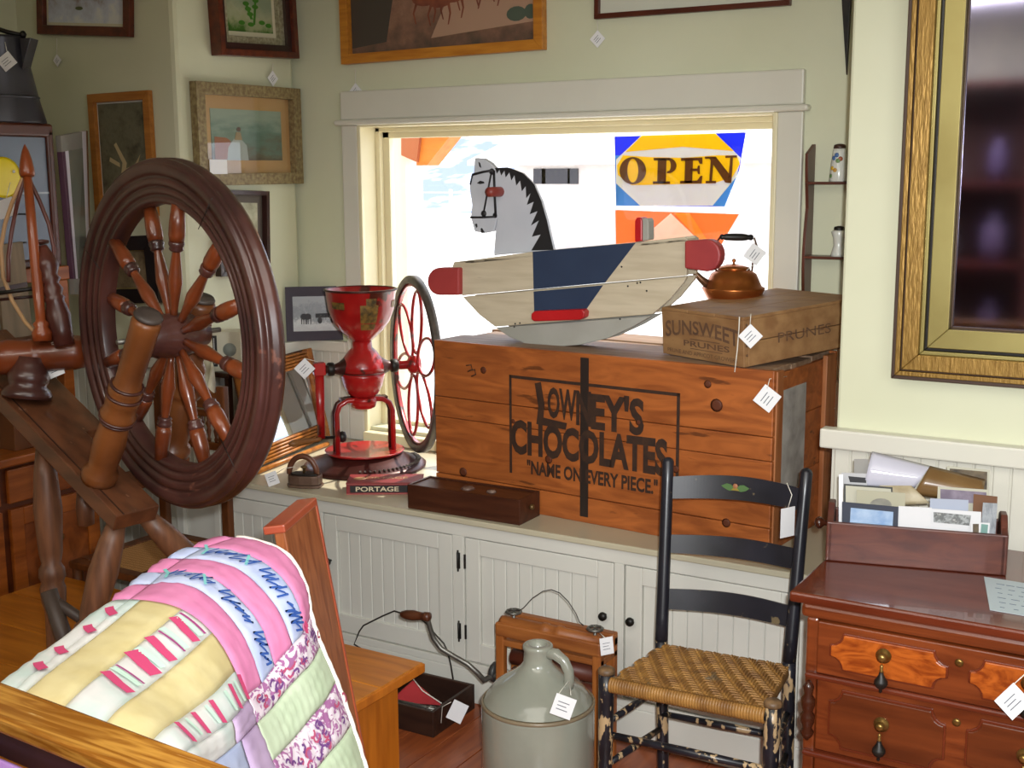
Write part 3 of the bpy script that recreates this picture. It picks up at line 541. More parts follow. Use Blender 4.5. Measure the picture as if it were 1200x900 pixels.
MB().lathe([(.006, 0), (.010, .006), (.008, .012), (.011, .02), (.012, .05), (.012, .07), (.010, .085), (.008, .09), (.010, .1), (.006, .106)], kc-e*.047+Vector((0, 0, .203)), e+Vector((0, 0, -.02)), 14).build('grip', black, kt)
tp = kc+e*.062+Vector((0, 0, .145))-FW*.02
pricetag(tp, .052, 'white price tag hanging from the copper kettle handle', cords=[[tp+UP*.036, kc+e*.062+Vector((0, 0, .20))], [kc+e*.062+Vector((.0, -.06, .10)), tp-UP*.03]], rot=PI/4+.15)
# ---------------------------------------------------------------- coffee grinder
red = M('mill_red', 'b01c1c', '8c1414', sc=7, ro=.28, wear=('4a1c14', .60), wsc=11, coat=.3); mdk = M('mill_dark', '3c1c18', '4c2420', sc=10, ro=.35, me=.3); iron = M('worn_iron', '77706a', '55504a', sc=18, ro=.4, me=.6)
gold = M('mill_decal', '8a6a2a', '3a3018', sc=40, ro=.5)
G = at(428, 546, 'z', ZC); GA = Vector((.638, .770, 0)).normalized(); GP = Vector((GA.y, -GA.x, 0)); zv = Vector((0, 0, 1)); k = (G-CAM).dot(FW)/F
gm = thing('coffee_mill', 'red cast iron double-wheel coffee mill with funnel hopper on the counter', 'coffee mill', G)
MB().lathe([(.01, 0), (.232, 0), (.234, .010), (.215, .020), (.17, .034), (.145, .052), (.13, .055)], G, zv, 56).build('base', mdk, gm)
MB().lathe([(.002, .056), (.12, .056), (.146, .058), (.152, .066), (.146, .066), (.12, .0615), (.002, .0610)], G, zv, 48, cap=False).build('catch_dish', red, gm)
m = MB()
for i in range(24):
    a = -1.0+i*.09; MB_ = None; m.box((.196, -.0035, .0262), (.214, .0035, .0292), Matrix.Rotation(a, 4, 'Z'))
for i, v in enumerate(m.v): m.v[i] = v+G
m.build('raised_lettering', iron, gm)
def arch(off, wd, col, nm):
    o = G+GP*off; lx = .108
    pts = [o-GA*lx+zv*.05, o-GA*lx+zv*.215, o-GA*(lx-.012)+zv*.245, o-GA*(lx-.04)+zv*.262, o+zv*.266, o+GA*(lx-.04)+zv*.262, o+GA*(lx-.012)+zv*.245, o+GA*lx+zv*.215, o+GA*lx+zv*.05]
    MB().tube(pts, wd, 10, flat=(GP, 1.0)).build(nm, col, gm)
arch(.022, .010, red, 'frame_rib'); arch(-.022, .010, mdk, 'frame_rib')
m = MB()
for s_ in (-1, 1):
    o = G+GA*.110*s_; m.hexa([o+GP*.022-GA*.003+zv*.05, o-GP*.022-GA*.003+zv*.05, o-GP*.022+GA*.003+zv*.05, o+GP*.022+GA*.003+zv*.05]+[q_+zv*.18 for q_ in (o+GP*.022-GA*.003, o-GP*.022-GA*.003, o-GP*.022+GA*.003, o+GP*.022+GA*.003)])
m.box((-.09, -.022, .262), (.09, .022, .270), None)
m.v[-8:] = [G+GA*v.x+GP*v.y+zv*v.z for v in m.v[-8:]]
m.build('frame_web', mdk, gm)
MB().lathe([(.03, .225), (.045, .232), (.055, .262), (.05, .27)], G, zv, 28).build('discharge', red, gm)
MB().lathe([(.040, .27), (.058, .285), (.074, .315), (.082, .350), (.083, .365)], G, zv, 36).build('mill_lower', red, gm)
MB().lathe([(.083, .367), (.082, .390), (.072, .420), (.052, .447), (.038, .460), (.036, .49)], G, zv, 36).build('mill_upper', red, gm)
MB().ring([(.082, .363), (.086, .366), (.082, .369)], G, zv, 36).build('seam', mdk, gm)
MB().lathe([(.040, .488), (.048, .496), (.080, .525), (.106, .560), (.123, .605), (.132, .675), (.135, .678), (.132, .682), (.127, .676), (.117, .606), (.098, .562), (.03, .51)], G, zv, 48, cap=False).build('hopper', red, gm)
MB().ring([(.131, .674), (.138, .677), (.138, .682), (.129, .683)], G, zv, 48).build('hopper_rim', mdk, gm)
a0 = math.atan2(-GP.y, -GP.x)
def decal(z0, z1, ac, wd_, fn, mt, nm='decal'):
    rows = [[G+Vector((math.cos(ac+wd_*(j/6-.5))*(fn(z0+(z1-z0)*i/5)+.0012), math.sin(ac+wd_*(j/6-.5))*(fn(z0+(z1-z0)*i/5)+.0012), z0+(z1-z0)*i/5)) for j in range(7)] for i in range(6)]
    MB().grid(rows).build(nm, mt, gm)
def hr_(z):
    P_ = [(.488, .040), (.496, .048), (.525, .080), (.56, .106), (.605, .123), (.675, .132)]
    for (a, ra), (b, rb) in zip(P_, P_[1:]):
        if z <= b: return ra+(rb-ra)*(z-a)/(b-a)
    return .132
aC = math.atan2((CAM-G).y, (CAM-G).x)
decal(.535, .63, aC+.25, .55, hr_, gold); decal(.58, .655, aC+.3, .3, hr_, gold); decal(.615, .64, aC-.75, .5, hr_, gold); decal(.615, .64, aC+1.3, .4, hr_, gold)
AX = G+zv*.383; br = lambda s_: [(.050, .045), (.040, .070), (.026, .088), (.019, .105), (.017, .12), (.016, .15)]
for s_ in (-1, 1): MB().lathe(br(s_), AX, GA*s_, 20).build('bearing_arm', mdk, gm)
for s_ in (-1, 1): MB().lathe([(.024, .11), (.026, .115), (.026, .13), (.022, .135)], AX, GA*s_, 16).build('collar', black, gm)
WC = AX+GA*.205; WR = 104*((WC-CAM).dot(FW))/F
MB().lathe([(.01, -.09), (.016, -.085), (.017, -.03), (.034, -.02), (.036, .015), (.02, .02)], WC, GA, 20).build('wheel_hub', red, gm)
MB().ring([(WR-.030, -.012), (WR-.006, -.016), (WR, -.010), (WR, .012), (WR-.006, .016), (WR-.030, .010)], WC, GA, 64).build('wheel_rim', iron, gm)
MB().ring([(WR-.040, -.007), (WR-.028, -.007), (WR-.028, .007), (WR-.040, .007)], WC, GA, 64).build('wheel_inner_rim', red, gm)
for i in range(6):
    a = 2*PI*i/6+.3; er = GP*math.cos(a)+zv*math.sin(a); et = -GP*math.sin(a)+zv*math.cos(a); c = WC+er*(WR*.5-.0)
    MB().tube([c+er*(WR*.36)*math.cos(2*PI*j/24)+et*(WR*.20)*math.sin(2*PI*j/24) for j in range(24)], .0065, 6, closed=True).build('spoke_loop', red, gm)
CE = AX-GA*.165
MB().hexa([CE+GA*a_+GP*b_+zv*c_ for c_ in (-.02, .028) for a_, b_ in ((-.022, .018), (.022, .018), (.022, -.018), (-.022, -.018))]).build('crank_head', red, gm, .004)
MB().tube([AX-GA*.12, AX-GA*.235], .007, 8).build('crank_shaft', mdk, gm)
cb = CE-zv*.262+GP*.0
MB().tube([CE-zv*.02, cb], [.018, .015], 10, flat=(GP, .6)).build('crank_arm', red, gm)
MB().lathe([(.006, 0), (.009, .01), (.010, .04), (.014, .09), (.013, .12), (.006, .135)], cb+GP*.012-GA*.004, (-GA+GP*.35).normalized(), 16).build('crank_grip', M('tan_grip', '8f6030', '7a4e24', sc=8, ro=.4), gm)
MB().lathe([(.006, -.02), (.006, .06), (.018, .068), (.022, .08), (.018, .092), (.004, .096)], cb-GP*.008, (GA+GP*.1).normalized(), 16).build('crank_counter_knob', black, gm)
tp = at(357, 432, 'y', CE.y-.06)
pricetag(tp, .056, 'white price tag tied to the red crank head of the coffee mill', cords=[[tp+UP*.038, CE+zv*.03-FW*.02], [tp-UP*.03+RT*.0, tp-UP*.07+RT*.012]], rot=PI/4)
# ---------------------------------------------------------------- things on the counter
# sad iron
I0 = at(357, 570, 'z', ZC); ir = thing('sad_iron', 'small brown flat iron with an arched wooden handle, on the counter edge', 'iron', I0)
e1 = Vector((.93, .37, 0)).normalized(); e2 = Vector((-e1.y, e1.x, 0)); TI = frameT(I0, e1, e2, zv)
iw = M('iron_rust', '5e463a', '7a6252', sc=14, ro=.45, me=.4)
pl = [(-.066, 0), (-.05, -.028), (-.01, -.036), (.04, -.034), (.064, -.028), (.064, .028), (.04, .034), (-.01, .036), (-.05, .028)]
MB(TI).prism([(x, y, 0) for x, y in pl], (0, 0, .010)).build('sole', iw, ir, .002); MB(TI).prism([(x*.94, y*.92, .010) for x, y in pl], (0, 0, .034)).build('body', iw, ir, .004)
MB(TI).prism([(x*.8, y*.8, .044) for x, y in pl], (0, 0, .006)).build('top_plate', black, ir, .002)
MB(TI).tube([(.052*math.cos(a)-.004, 0, .045+.066*math.sin(a)) for a in [PI*j/12 for j in range(13)]], [.009]+[.0105]*11+[.009], 10).build('handle', M('iron_handle', '5a3220', '6e4430', sc=12, ro=.35), ir)
MB(TI).lathe([(.005, .05), (.004, .066), (.012, .07), (.011, .075), (.002, .078)], (0, 0, 0), (0, 0, 1), 14).build('latch_knob', M('brass_dull', '6a5230', ro=.4, me=.5), ir)
tp = at(319, 561, 'y', -.79)
pricetag(tp, .043, 'white price tag lying beside the flat iron at the counter edge', cords=[[tp+RT*.015+UP*.02, at(333, 549, 'y', -.78), at(346, 547, 'y', -.76)]], rot=.35, asp=1.1)
# cigar box
P0 = at(406, 580, 'z', ZC); P1 = at(478, 579.5, 'z', ZC); e1 = (P1-P0).normalized(); e2 = Vector((-e1.y, e1.x, 0)); TB = frameT(P0, e1, e2, zv)
cb_ = thing('cigar_box', 'red and black lettered cigar box lying flat in front of the coffee mill', 'box', P0+e1*.1+e2*.06)
cred = M('cigar_red', '8a2a2a', '7a2024', sc=14, ro=.5); crb = M('cigar_black', '1c1618', ro=.5); crp = M('cigar_cream', 'd8c8a8', ro=.6); LB, DB, HB = .262, .125, .043
box('body', (0, 0, 0), (LB, DB, HB-.006), cred, cb_, .001, TB); box('lid', (-.001, -.001, HB-.0055), (LB+.001, DB, HB), cred, cb_, .001, TB)
TBF = TB @ Matrix.Rotation(PI/2, 4, 'X')
MB(TBF).box((.013, .008, .0003), (.25, .033, .0010)).build('front_label', crb, cb_); fit('PORTAGE', 'lettering', .108, .0205, .150, .017, TBF, crp, cb_, .02, z=.0014)
MB(TBF).box((.0, .0015, .0003), (.26, .004, .0010)).build('front_edging', M('cigar_pink', 'b56a60', ro=.6), cb_); MB(TBF).box((.0, .0375, .0003), (.26, .0395, .0010)).build('front_edging', M('cigar_pink', ''), cb_)
fit('PORTAGE', 'lettering', .125, .068, .17, .030, TB, M('cigar_gilt', 'a5805a', ro=.5), cb_, .02, z=HB+.0006)
MB(TB).lathe([(.0215, HB), (.021, HB+.0005)], (.04, .062, 0), (0, 0, 1), 20).build('round_emblem', M('cigar_gilt', ''), cb_)
# long dark wooden box
A = at(478, 595.6, 'z', ZC); B = at(609, 616, 'z', ZC); e1 = (B-A).normalized(); e2 = Vector((-e1.y, e1.x, 0)); TL = frameT(A, e1, e2, zv); LW = (B-A).length; LD = .135; LH = .083
dwd = M('dark_walnut_box', '4a2616', '38190e', sc=5, st=X, ro=.4); lb = thing('wooden_box', 'long narrow dark walnut box with sunken lid in front of the big crate', 'box', A+e1*LW/2+e2*.06)
box('front_board', (0, 0, 0), (LW, .01, LH), dwd, lb, .0015, TL); box('back_board', (0, LD-.01, 0), (LW, LD, LH), dwd, lb, .0015, TL); box('end_board', (0, .01, 0), (.01, LD-.01, LH), dwd, lb, .0015, TL); box('end_board', (LW-.01, .01, 0), (LW, LD-.01, LH), dwd, lb, .0015, TL)
box('lid', (.01, .01, LH-.014), (LW-.01, LD-.01, LH-.004), M('dark_lid', '553020', '40200f', sc=6, st=X, ro=.35), lb, T=TL); box('floor_board', (.01, .01, 0), (LW-.01, LD-.01, .01), dwd, lb, T=TL)
for x, w_ in ((.20, .05), (.29, .035)): MB(TL).lathe([(w_*.5, LH-.004), (w_*.35, LH+.002), (w_*.1, LH+.003)], (x, .06, 0), (0, 0, 1), 12).build('worn_label', M('label_scrap', '8a7468', '5a4036', sc=60, ro=.6), lb)
MB(TL).lathe([(.006, 0), (.010, .004), (.008, .012), (.003, .014)], (LW, .07, .045), (1, 0, 0), 12).build('knob', M('brass_dull', ''), lb)
# photograph card across the corner
a = at(336, 400, 'z', 1.0565); b = at(412, 398, 'z', 1.0565); a2 = a+zv*((a-CAM).dot(FW)/F*63*1.0)
u_ = (b-a).normalized(); nn = Vector((u_.y, -u_.x, 0)); TK = frameT(a, u_, (zv*.995-nn*.08).normalized(), nn); wK, hK = (b-a).length, ((a-CAM).dot(FW)/F)*63.5
ph = thing('photograph', 'black and white horse-wagon photograph in dark mount leaning on the corner chair rail', 'photograph', (a+b)/2)
MB(TK).box((0, 0, 0), (wK, hK, .003)).build('mount', M('charcoal_mount', '3b3540', ro=.7), ph)
MB(TK).box((wK*.11, hK*.18, .003), (wK*.93, hK*.82, .0036)).build('print', pict_mat('bw_print', ['9a9a98', 'a8a8a6', '5a5a5a', '4a4a4c', '6c6c6c'], 26, zr=(a.z+hK*.15, a.z+hK*.8)), ph)
TKp = TK @ Matrix.Translation((wK*.52, hK*.5, .0036)); w2, h2 = wK*.82, hK*.64; bk = M('photo_black', '26262a', ro=.6); wt = M('photo_white', 'd0d0d0', ro=.6)
for x in (.2, .28): blob(TKp, w2, h2, ell(x, .42, .06, .09), bk, ph, 'horse'); [blob(TKp, w2, h2, [(x+d, .4), (x+d, .2), (x+d+.015, .2), (x+d+.02, .4)], bk, ph, 'leg') for d in (-.05, -.01, .04)]
blob(TKp, w2, h2, [(.42, .38), (.85, .38), (.88, .52), (.42, .5)], bk, ph, 'wagon'); blob(TKp, w2, h2, ell(.5, .3, .045, .09), bk, ph, 'wheel'); blob(TKp, w2, h2, ell(.75, .32, .05, .1), bk, ph, 'wheel')
blob(TKp, w2, h2, [(.5, .45), (.68, .42), (.78, .5), (.85, .58), (.8, .4)], wt, ph, 'pale_figure', .001)
# bamboo mirror
a = at(300, 551, 'z', ZC); b = at(384, 515, 'z', ZC); u_ = (b-a).normalized(); nn = Vector((u_.y, -u_.x, 0)); up_ = (zv*.97-nn*.20).normalized(); nn = u_.cross(up_); TM = frameT(a+zv*.012, u_, up_, nn); wM = (b-a).length; kk = (b-CAM).dot(FW)/F; hM = kk*106
bam = M('reeded_orange_wood', 'b8742c', '8a4c18', sc=4, st=X, ro=.35); mr = thing('table_mirror', 'small tilted mirror in a reeded orange wood frame, between spinning wheel and coffee mill', 'mirror', a)
for i in range(5):
    d = .010+i*.013; MB(TM).tube([(d*.5, hM-d, .01), (wM-.0, hM-d, .01)], .0062, 6).build('reed', bam, mr); MB(TM).tube([(d*.5, d-.004, .01), (wM, d-.004, .01)], .0062, 6).build('reed', bam, mr)
box('stile', (wM-.045, 0, -.012), (wM, hM, .016), bam, mr, .003, TM); box('stile', (0, 0, -.012), (.045, hM, .016), bam, mr, .003, TM); box('backing', (.0, .0, -.014), (wM, hM, -.004), M('dark_back', '4a2a14', ro=.6), mr, T=TM)
MB(TM).box((.045, .06, -.002), (wM-.05, hM-.065, .002)).build('mirror_glass', mirror_m, mr)
MB().tube([at(296, 555, 'z', ZC+.012), at(384, 520, 'z', ZC+.012)], .010, 8).build('foot_rail', bam, mr)
# items seen through the wheel: carton on a dark stand
cc = dep(262, 440, 4.62); cc.x -= .10; cc.y += .10
sd = thing('plant_stand', 'dark wooden stand behind the spinning wheel carrying a white carton', 'stand', Vector((cc.x, cc.y, ZC)))
box('top', (cc.x-.085, cc.y-.06, cc.z-.02), (cc.x+.085, cc.y+.06, cc.z), M('dark_stand', '3a1f12', ro=.4), sd, .004)
for sx in (-1, 1):
    for sy in (-1, 1): box('leg', (cc.x+sx*.07-.01, cc.y+sy*.045-.01, ZC), (cc.x+sx*.07+.01, cc.y+sy*.045+.01, cc.z-.02), M('dark_stand', ''), sd)
ct_ = thing('carton', 'white printed carton on the dark stand, seen between the wheel spokes', 'box', cc)
TCt = frameT(cc+Vector((0, 0, .0)), (.85, .52, 0), (-.52, .85, 0), zv) @ Matrix.Rotation(-.0, 4, 'Y'); cw = M('carton_white', 'd0cbb8', 'c2bda8', sc=6, ro=.6)
box('body', (-.075, -.045, 0), (.085, .045, .155), cw, ct_, .002, TCt); TCf = TCt @ Matrix.Translation((0, -.0455, 0)) @ Matrix.Rotation(PI/2, 4, 'X')
MB(TCf).box((-.03, .02, 0), (-.008, .14, .0008)).build('black_label', crb, ct_); MB(TCf).lathe([(.026, 0), (.026, .0008)], (.04, .085, 0), (0, 0, 1), 20).build('round_picture', M('carton_grey', '8a8f88', ro=.6), ct_); MB(TCf).box((-.02, .03, .0007), (-.018, .13, .0011)).build('white_writing', white, ct_)
wc = dep(225, 425, 4.55); bsk = thing('cloth_bundle', 'crumpled pale cloth draped behind the hub of the spinning wheel', 'cloth', wc)
rows = [[wc+Vector((.16*(j/10-.5)*(1+.3*i/8), .05*math.sin(j*1.4+i*.4)*(.4+i/12), .15-.04*i+.015*math.cos(j*1.1))) for j in range(11)] for i in range(10)]
MB().grid(rows).build('cloth', M('pale_cloth', 'cfc9b2', 'bdb69c', sc=8, ro=.8), bsk, solid=.004)
def pr(p):
    q_ = Vector(p)-CAM; w = q_.dot(FW); return 600+F*q_.dot(RT)/w, 450-F*q_.dot(UP)/w
# ---------------------------------------------------------------- walnut chest of drawers
DX, DXR, DY, DYB, DZ = .792, 1.455, -1.385, -.83, .775
wn = M('dresser_walnut', '7a3a1a', '5a260f', sc=3, st=X, ro=.28, dist=1.5, coat=.3); wnt = M('dresser_top_wood', '6a2e1a', '54200f', sc=3, st=X, ro=.22, coat=.4); wnp = M('dresser_burl', 'b0591e', '7c3410', sc=5, st=(2, 3, 4), ro=.25, dist=3, coat=.3); wnp2 = M('dresser_plain_panel', '6a3216', '4e220e', sc=3, st=X, ro=.28, coat=.3)
brs = M('brass', 'a5834a', '7a5c2c', sc=30, ro=.3, me=.8)
ds = thing('chest_of_drawers', 'walnut chest of drawers with raised panels and teardrop pulls at the right', 'dresser', ((DX+DXR)/2, -1.1, 0))
box('top', (DX-.045, DY-.018, DZ), (DXR+.03, DYB+.01, .80), wnt, ds, .006); box('top_moulding', (DX-.02, DY-.006, DZ-.035), (DXR+.01, DYB, DZ), wn, ds, .01)
box('body', (DX, DY+.02, .06), (DXR, DYB, DZ-.03), wn, ds)
for x0, x1 in ((DX-.008, DX+.02), (DXR-.02, DXR+.008)): box('corner_stile', (x0, DY+.002, .0), (x1, DY+.05, DZ-.035), wn, ds, .006)
MB().lathe([(.004, 0), (.012, .01), (.016, .02), (.010, .03), (.016, .045), (.017, .06), (.011, .07), (.016, .085), (.016, .10), (.009, .112), (.013, .13), (.004, .145)], (DX+.004, DY-.003, .445), zv, 14).build('split_turning', M('dark_walnut_turning', '3a1a0e', ro=.25), ds)
for i, (z0, z1, out) in enumerate(((.615, .738, .010), (.425, .598, .0), (.24, .408, .0), (.075, .222, 0))):
    dw = box('drawer', (DX+.022, DY-out, z0), (DXR-.022, DY+.022, z1), wn, ds, .003)
    box('drawer_rail', (DX-.004, DY-.014, z0-.016), (DXR, DY+.02, z0-.002), wnt, ds, .005)
    for j, (xa, xb) in enumerate(((DX+.056, DX+.305), (DX+.355, DX+.605))):
        za, zb2 = z0+.022, z1-.020; nc = .028; y_ = DY-out
        poly = []
        for (cx_, cz_, a0_) in ((xa, za, 0), (xb, za, 90), (xb, zb2, 180), (xa, zb2, 270)):
            for q_ in range(5):
                aa = math.radians(a0_+90-q_*22.5); poly.append((cx_+nc*math.cos(aa), y_, cz_+nc*math.sin(aa)))
        cxm, czm = (xa+xb)/2, (za+zb2)/2
        ou = [(cxm+(p[0]-cxm)*1.035, y_, czm+(p[2]-czm)*1.10) for p in poly]
        MB().prism(ou, (0, -.005, 0)).build('panel_moulding', wnt, dw, .002)
        MB().prism(poly, (0, -.008, 0)).build('raised_panel', wnp if i == 0 else wnp2, dw, .002)
        px_ = xa+.117; pz = czm+.012
        p_ = Vector((px_, y_-.008, pz)); MB().lathe([(.017, 0), (.017, .003), (.010, .006), (.008, .014), (.011, .018), (.004, .022)], p_, (0, -1, 0), 18).build('pull_rosette', brs, dw)
        MB().lathe([(.002, .012), (.004, .008), (.003, 0), (.005, -.003), (.004, -.006)], p_+Vector((0, -.014, -.028)), zv, 12).build('pull_stem', brs, dw)
        MB().lathe([(.004, 0), (.006, -.008), (.0145, -.022), (.015, -.028), (.010, -.036), (.003, -.041), (.004, -.046), (.001, -.050)], p_+Vector((0, -.014, -.032)), zv, 16).build('teardrop_pull', black, dw)
    MB().lathe([(.009, 0), (.009, .002), (.003, .003)], (DX+.330, DY-out, z1-.035), (0, -1, 0), 12).build('keyhole', brs, dw)
pp = at(1187, 822, 'y', DY-.055); pricetag(pp, .055, 'white price tag tied to a drawer pull of the walnut chest at the right edge', cords=[[pp+UP*.034, pp+Vector((.02, .02, .06))]], rot=.75)
# paper on the dresser
sh = MB().box((1.045, -1.375, .8005), (1.30, -1.17, .8015), Matrix.Translation((1.045, -1.375, 0)) @ Matrix.Rotation(.05, 4, 'Z') @ Matrix.Translation((-1.045, 1.375, 0)))
sh = thing('paper_sheet', 'handwritten pale blue paper sheet lying on the chest of drawers, right of the photo box', 'paper', (1.16, -1.27, .80)); 
a = at(1160, 715, 'z', .8008); b = at(1153, 676, 'z', .8008); ux_ = Vector((1, -.02, 0)).normalized()
MB().prism([a, a+ux_*.26, b+ux_*.26, b], (0, 0, .0008)).build('sheet', M('blue_paper', 'b9c6cc', ro=.7), sh)
m = MB()
for j in range(6):
    for k_ in range(9):
        p_ = a.lerp(b, .12+j*.14)+ux_*(.022+k_*.025+.004*math.sin(j*3+k_)); w = .010+.008*((j*7+k_*3) % 3)/2; m.prism([p_, p_+ux_*w, p_+ux_*w+Vector((0, .003, 0)), p_+Vector((0, .003, 0))], (0, 0, .0004))
for i, v in enumerate(m.v): m.v[i] = v+Vector((0, 0, .0008))
m.build("handwriting", M("pen_ink", "5a6a80", ro=.8), sh, kind="stuff")
# ---------------------------------------------------------------- photo box with its photographs
A = at(969, 657, 'z', .8005); B = at(1177, 675, 'z', .8005); e1 = (B-A).normalized(); e2 = Vector((-e1.y, e1.x, 0)); TX = frameT(A, e1, e2, zv); BW, BD, BH = (B-A).length, .15, .098
bwd = M('box_walnut', '5e3022', '472018', sc=4, st=X, ro=.45, dist=1); bxx = thing('photo_box', 'dark wooden box full of old photographs on the chest of drawers', 'box', A+e1*BW/2)
box('front_board', (0, 0, 0), (BW, .012, BH), bwd, bxx, .003, TX); box('back_board', (0, BD-.012, 0), (BW, BD, BH), bwd, bxx, .003, TX)
box('floor_board', (.01, .01, 0), (BW-.01, BD-.01, .01), bwd, bxx, T=TX)
for x0 in (-.004, BW-.012):
    MB(TX).prism([(x0, 0, 0), (x0, BD, 0), (x0, BD, BH-.004), (x0, BD*.8, BH), (x0, BD*.65, BH+.034), (x0, BD*.35, BH+.036), (x0, BD*.18, BH+.01), (x0, 0, BH)], (.016, 0, 0)).build('end_board', bwd, bxx, .003)
MB(TX).lathe([(.007, 0), (.006, .008), (.014, .016), (.016, .022), (.010, .030), (.002, .032)], (-.004, BD*.4, BH-.02), (-1, 0, 0), 14).build('end_knob', M('dark_walnut_turning', ''), bxx)
GP_ = 'old photographs filed in the wooden box'
def card(lbl, quad, d, mat, inner=None, cat='photograph', nm='photograph', curl=0):
    """quad px TL,TR,BR,BL seen on the plane d metres behind the box front"""
    p0 = A+e2*d; P = [onpl(x, y, p0, e2) for x, y in quad]; c = sum(P, Vector())/4
    lowz = .812; dz = [min(0, lowz-P[3].z), min(0, lowz-P[2].z)]
    Q = [P[0], P[1], P[2], P[3]]
    if quad[2][1] > 588: Q[2] = P[2]+Vector((0, 0, lowz-P[2].z)); 
    if quad[3][1] > 588: Q[3] = P[3]+Vector((0, 0, lowz-P[3].z))
    t = thing(nm, lbl, cat, (Q[2]+Q[3])/2, GP_ if cat == 'photograph' else None); t.pop('group', None)
    MB().prism(Q, e2*.0012).build('mount', mat, t)
    for q_, mt in (inner or []): MB().prism([onpl(x, y, p0-e2*.0006, e2) for x, y in q_], e2*.0006).build('print', mt, t)
    return t
navyc = M('navy_mount', '2f3442', ro=.6); bei = M('beige_mount', 'a8a48e', ro=.7); brd = M('sepia_dark', '3d3428', '6f604a', sc=30, ro=.6)
card('dark mounted photograph with a blue glossy print, front left in the photo box', [(987, 588), (1053, 594), (1053, 617), (988, 613)], .020, navyc, [([(997, 595), (1047, 600), (1046, 616), (996, 612)], M('blue_print', '5f86b8', 'b8cade', sc=14, ro=.15))])
card('blank white card beside the dark mounted photograph in the photo box', [(1053, 593), (1092, 595), (1091, 620), (1053, 618)], .026, M('white_mount2', 'd2d2d4', ro=.5))
card('black and white snapshot with a broad white border, front right in the photo box', [(1091, 596), (1150, 600), (1150, 622), (1092, 618)], .034, M('white_mount2', ''), [([(1094, 600), (1138, 604), (1136, 616), (1094, 612)], pict_mat('bw_snap', ['3a3d40', 'a8acac', '5a5c5c', 'c8c8c4'], 50))])
card('beige card with an oval portrait, second row of the photo box', [(1004, 574), (1061, 578), (1061, 600), (1004, 598)], .046, bei, [(ell(1032, 592, 13, 8, 16), M('portrait_grey', '8f8c80', '77746a', sc=30, ro=.6))])
card('cream photograph mount with a thin black rim behind the oval portrait', [(989, 567), (1046, 571), (1047, 600), (989, 598)], .060, M('ink_rim', '3a3c3a', ro=.6), [([(991, 569), (1044, 573), (1045, 598), (991, 598)], M('cream_card', 'b5b2a0', ro=.6))])
card('narrow white card edge at the far left of the photo box', [(983, 556), (988, 556), (989, 612), (984, 612)], .066, white)
card('black and white print peeping out at the left of the photo box', [(986, 554), (1016, 555), (1016, 575), (986, 572)], .078, M('bw_pale', 'b0b0b2', ro=.5), [([(994, 558), (1015, 560), (1015, 566), (996, 565)], M('photo_black', ''))])
card('grey round cornered card at the back left of the photo box', [(1001, 538), (1018, 538), (1018, 570), (1000, 570)], .100, M('grey_card', '8e8b86', ro=.6))
card('pale glossy photograph in the middle right of the photo box', [(1090, 584), (1135, 586), (1136, 605), (1090, 603)], .050, M('lavender_gloss', 'a9b0c0', ro=.15))
card('grey photograph of bare trees, right end of the photo box', [(1152, 589), (1169, 590), (1166, 627), (1148, 625)], .040, pict_mat('tree_photo', ['5f646a', '9fa3a8', '777c80'], 60, st=(1, 1, .3)))
card('small colour snapshot with white border, at the right end of the box front', [(1138, 612), (1160, 613), (1159, 627), (1137, 626)], .022, M('white_mount2', ''), [([(1140, 614), (1147, 614), (1147, 626), (1140, 625)], brd), ([(1150, 614), (1158, 615), (1157, 626), (1149, 625)], M('teal_print', '70938c', ro=.4))])
card('violet tinted photograph behind the pale glossy one', [(1099, 570), (1158, 574), (1158, 592), (1099, 590)], .072, M('cream_card', ''), [([(1102, 573), (1156, 577), (1156, 590), (1102, 589)], M('violet_print', '6f6474', '8c8290', sc=40, ro=.4))])
card('small plain brown block standing at the right of the photo box', [(1141, 579), (1169, 582), (1169, 592), (1141, 590)], .060, M('brown_block', '6a4428', ro=.5), cat='card')
card('dark bordered green photograph at the back right of the photo box', [(1110, 546), (1160, 551), (1159, 592), (1108, 588)], .125, M('cream_card', ''), [([(1113, 549), (1157, 553), (1156, 590), (1111, 586)], brd)])
def curled(lbl, P, mat, amp):
    TL, TR, BR, BL = P; rows = []
    for i in range(9):
        rw = []
        for j in range(13):
            a_, b_ = TL.lerp(TR, j/12), BL.lerp(BR, j/12); rw.append(a_.lerp(b_, i/8)-e2*amp*math.sin(PI*i/8)+zv*amp*.3*math.sin(PI*i/8))
        rows.append(rw)
    t = thing('photograph', lbl, 'photograph', (BL+BR)/2); MB().grid(rows).build('sheet', mat, t, solid=.0012); return t
on = lambda x, y, d: onpl(x, y, A+e2*d, e2)
curled('large curled glossy white photograph sticking out of the photo box', [on(1022, 529, .115), on(1090, 546, .115), on(1072, 572, .085), on(1012, 572, .085)], M('gloss_white', 'c0bfcc', ro=.12), .022)
curled('curled brown photograph leaning to the right in the photo box', [on(1090, 546, .112), on(1155, 562, .112), on(1148, 590, .08), on(1070, 580, .08)], M('sepia_gloss', '7a5f3c', '6a4f2e', sc=9, ro=.25), .020)
curled('crumpled cream photograph with a patterned brown corner in the box', [on(1022, 560, .10), on(1058, 560, .10), on(1090, 590, .066), on(1050, 592, .066)], M('cream_crumple', 'b0a488', '8f8060', sc=25, ro=.5), .010)
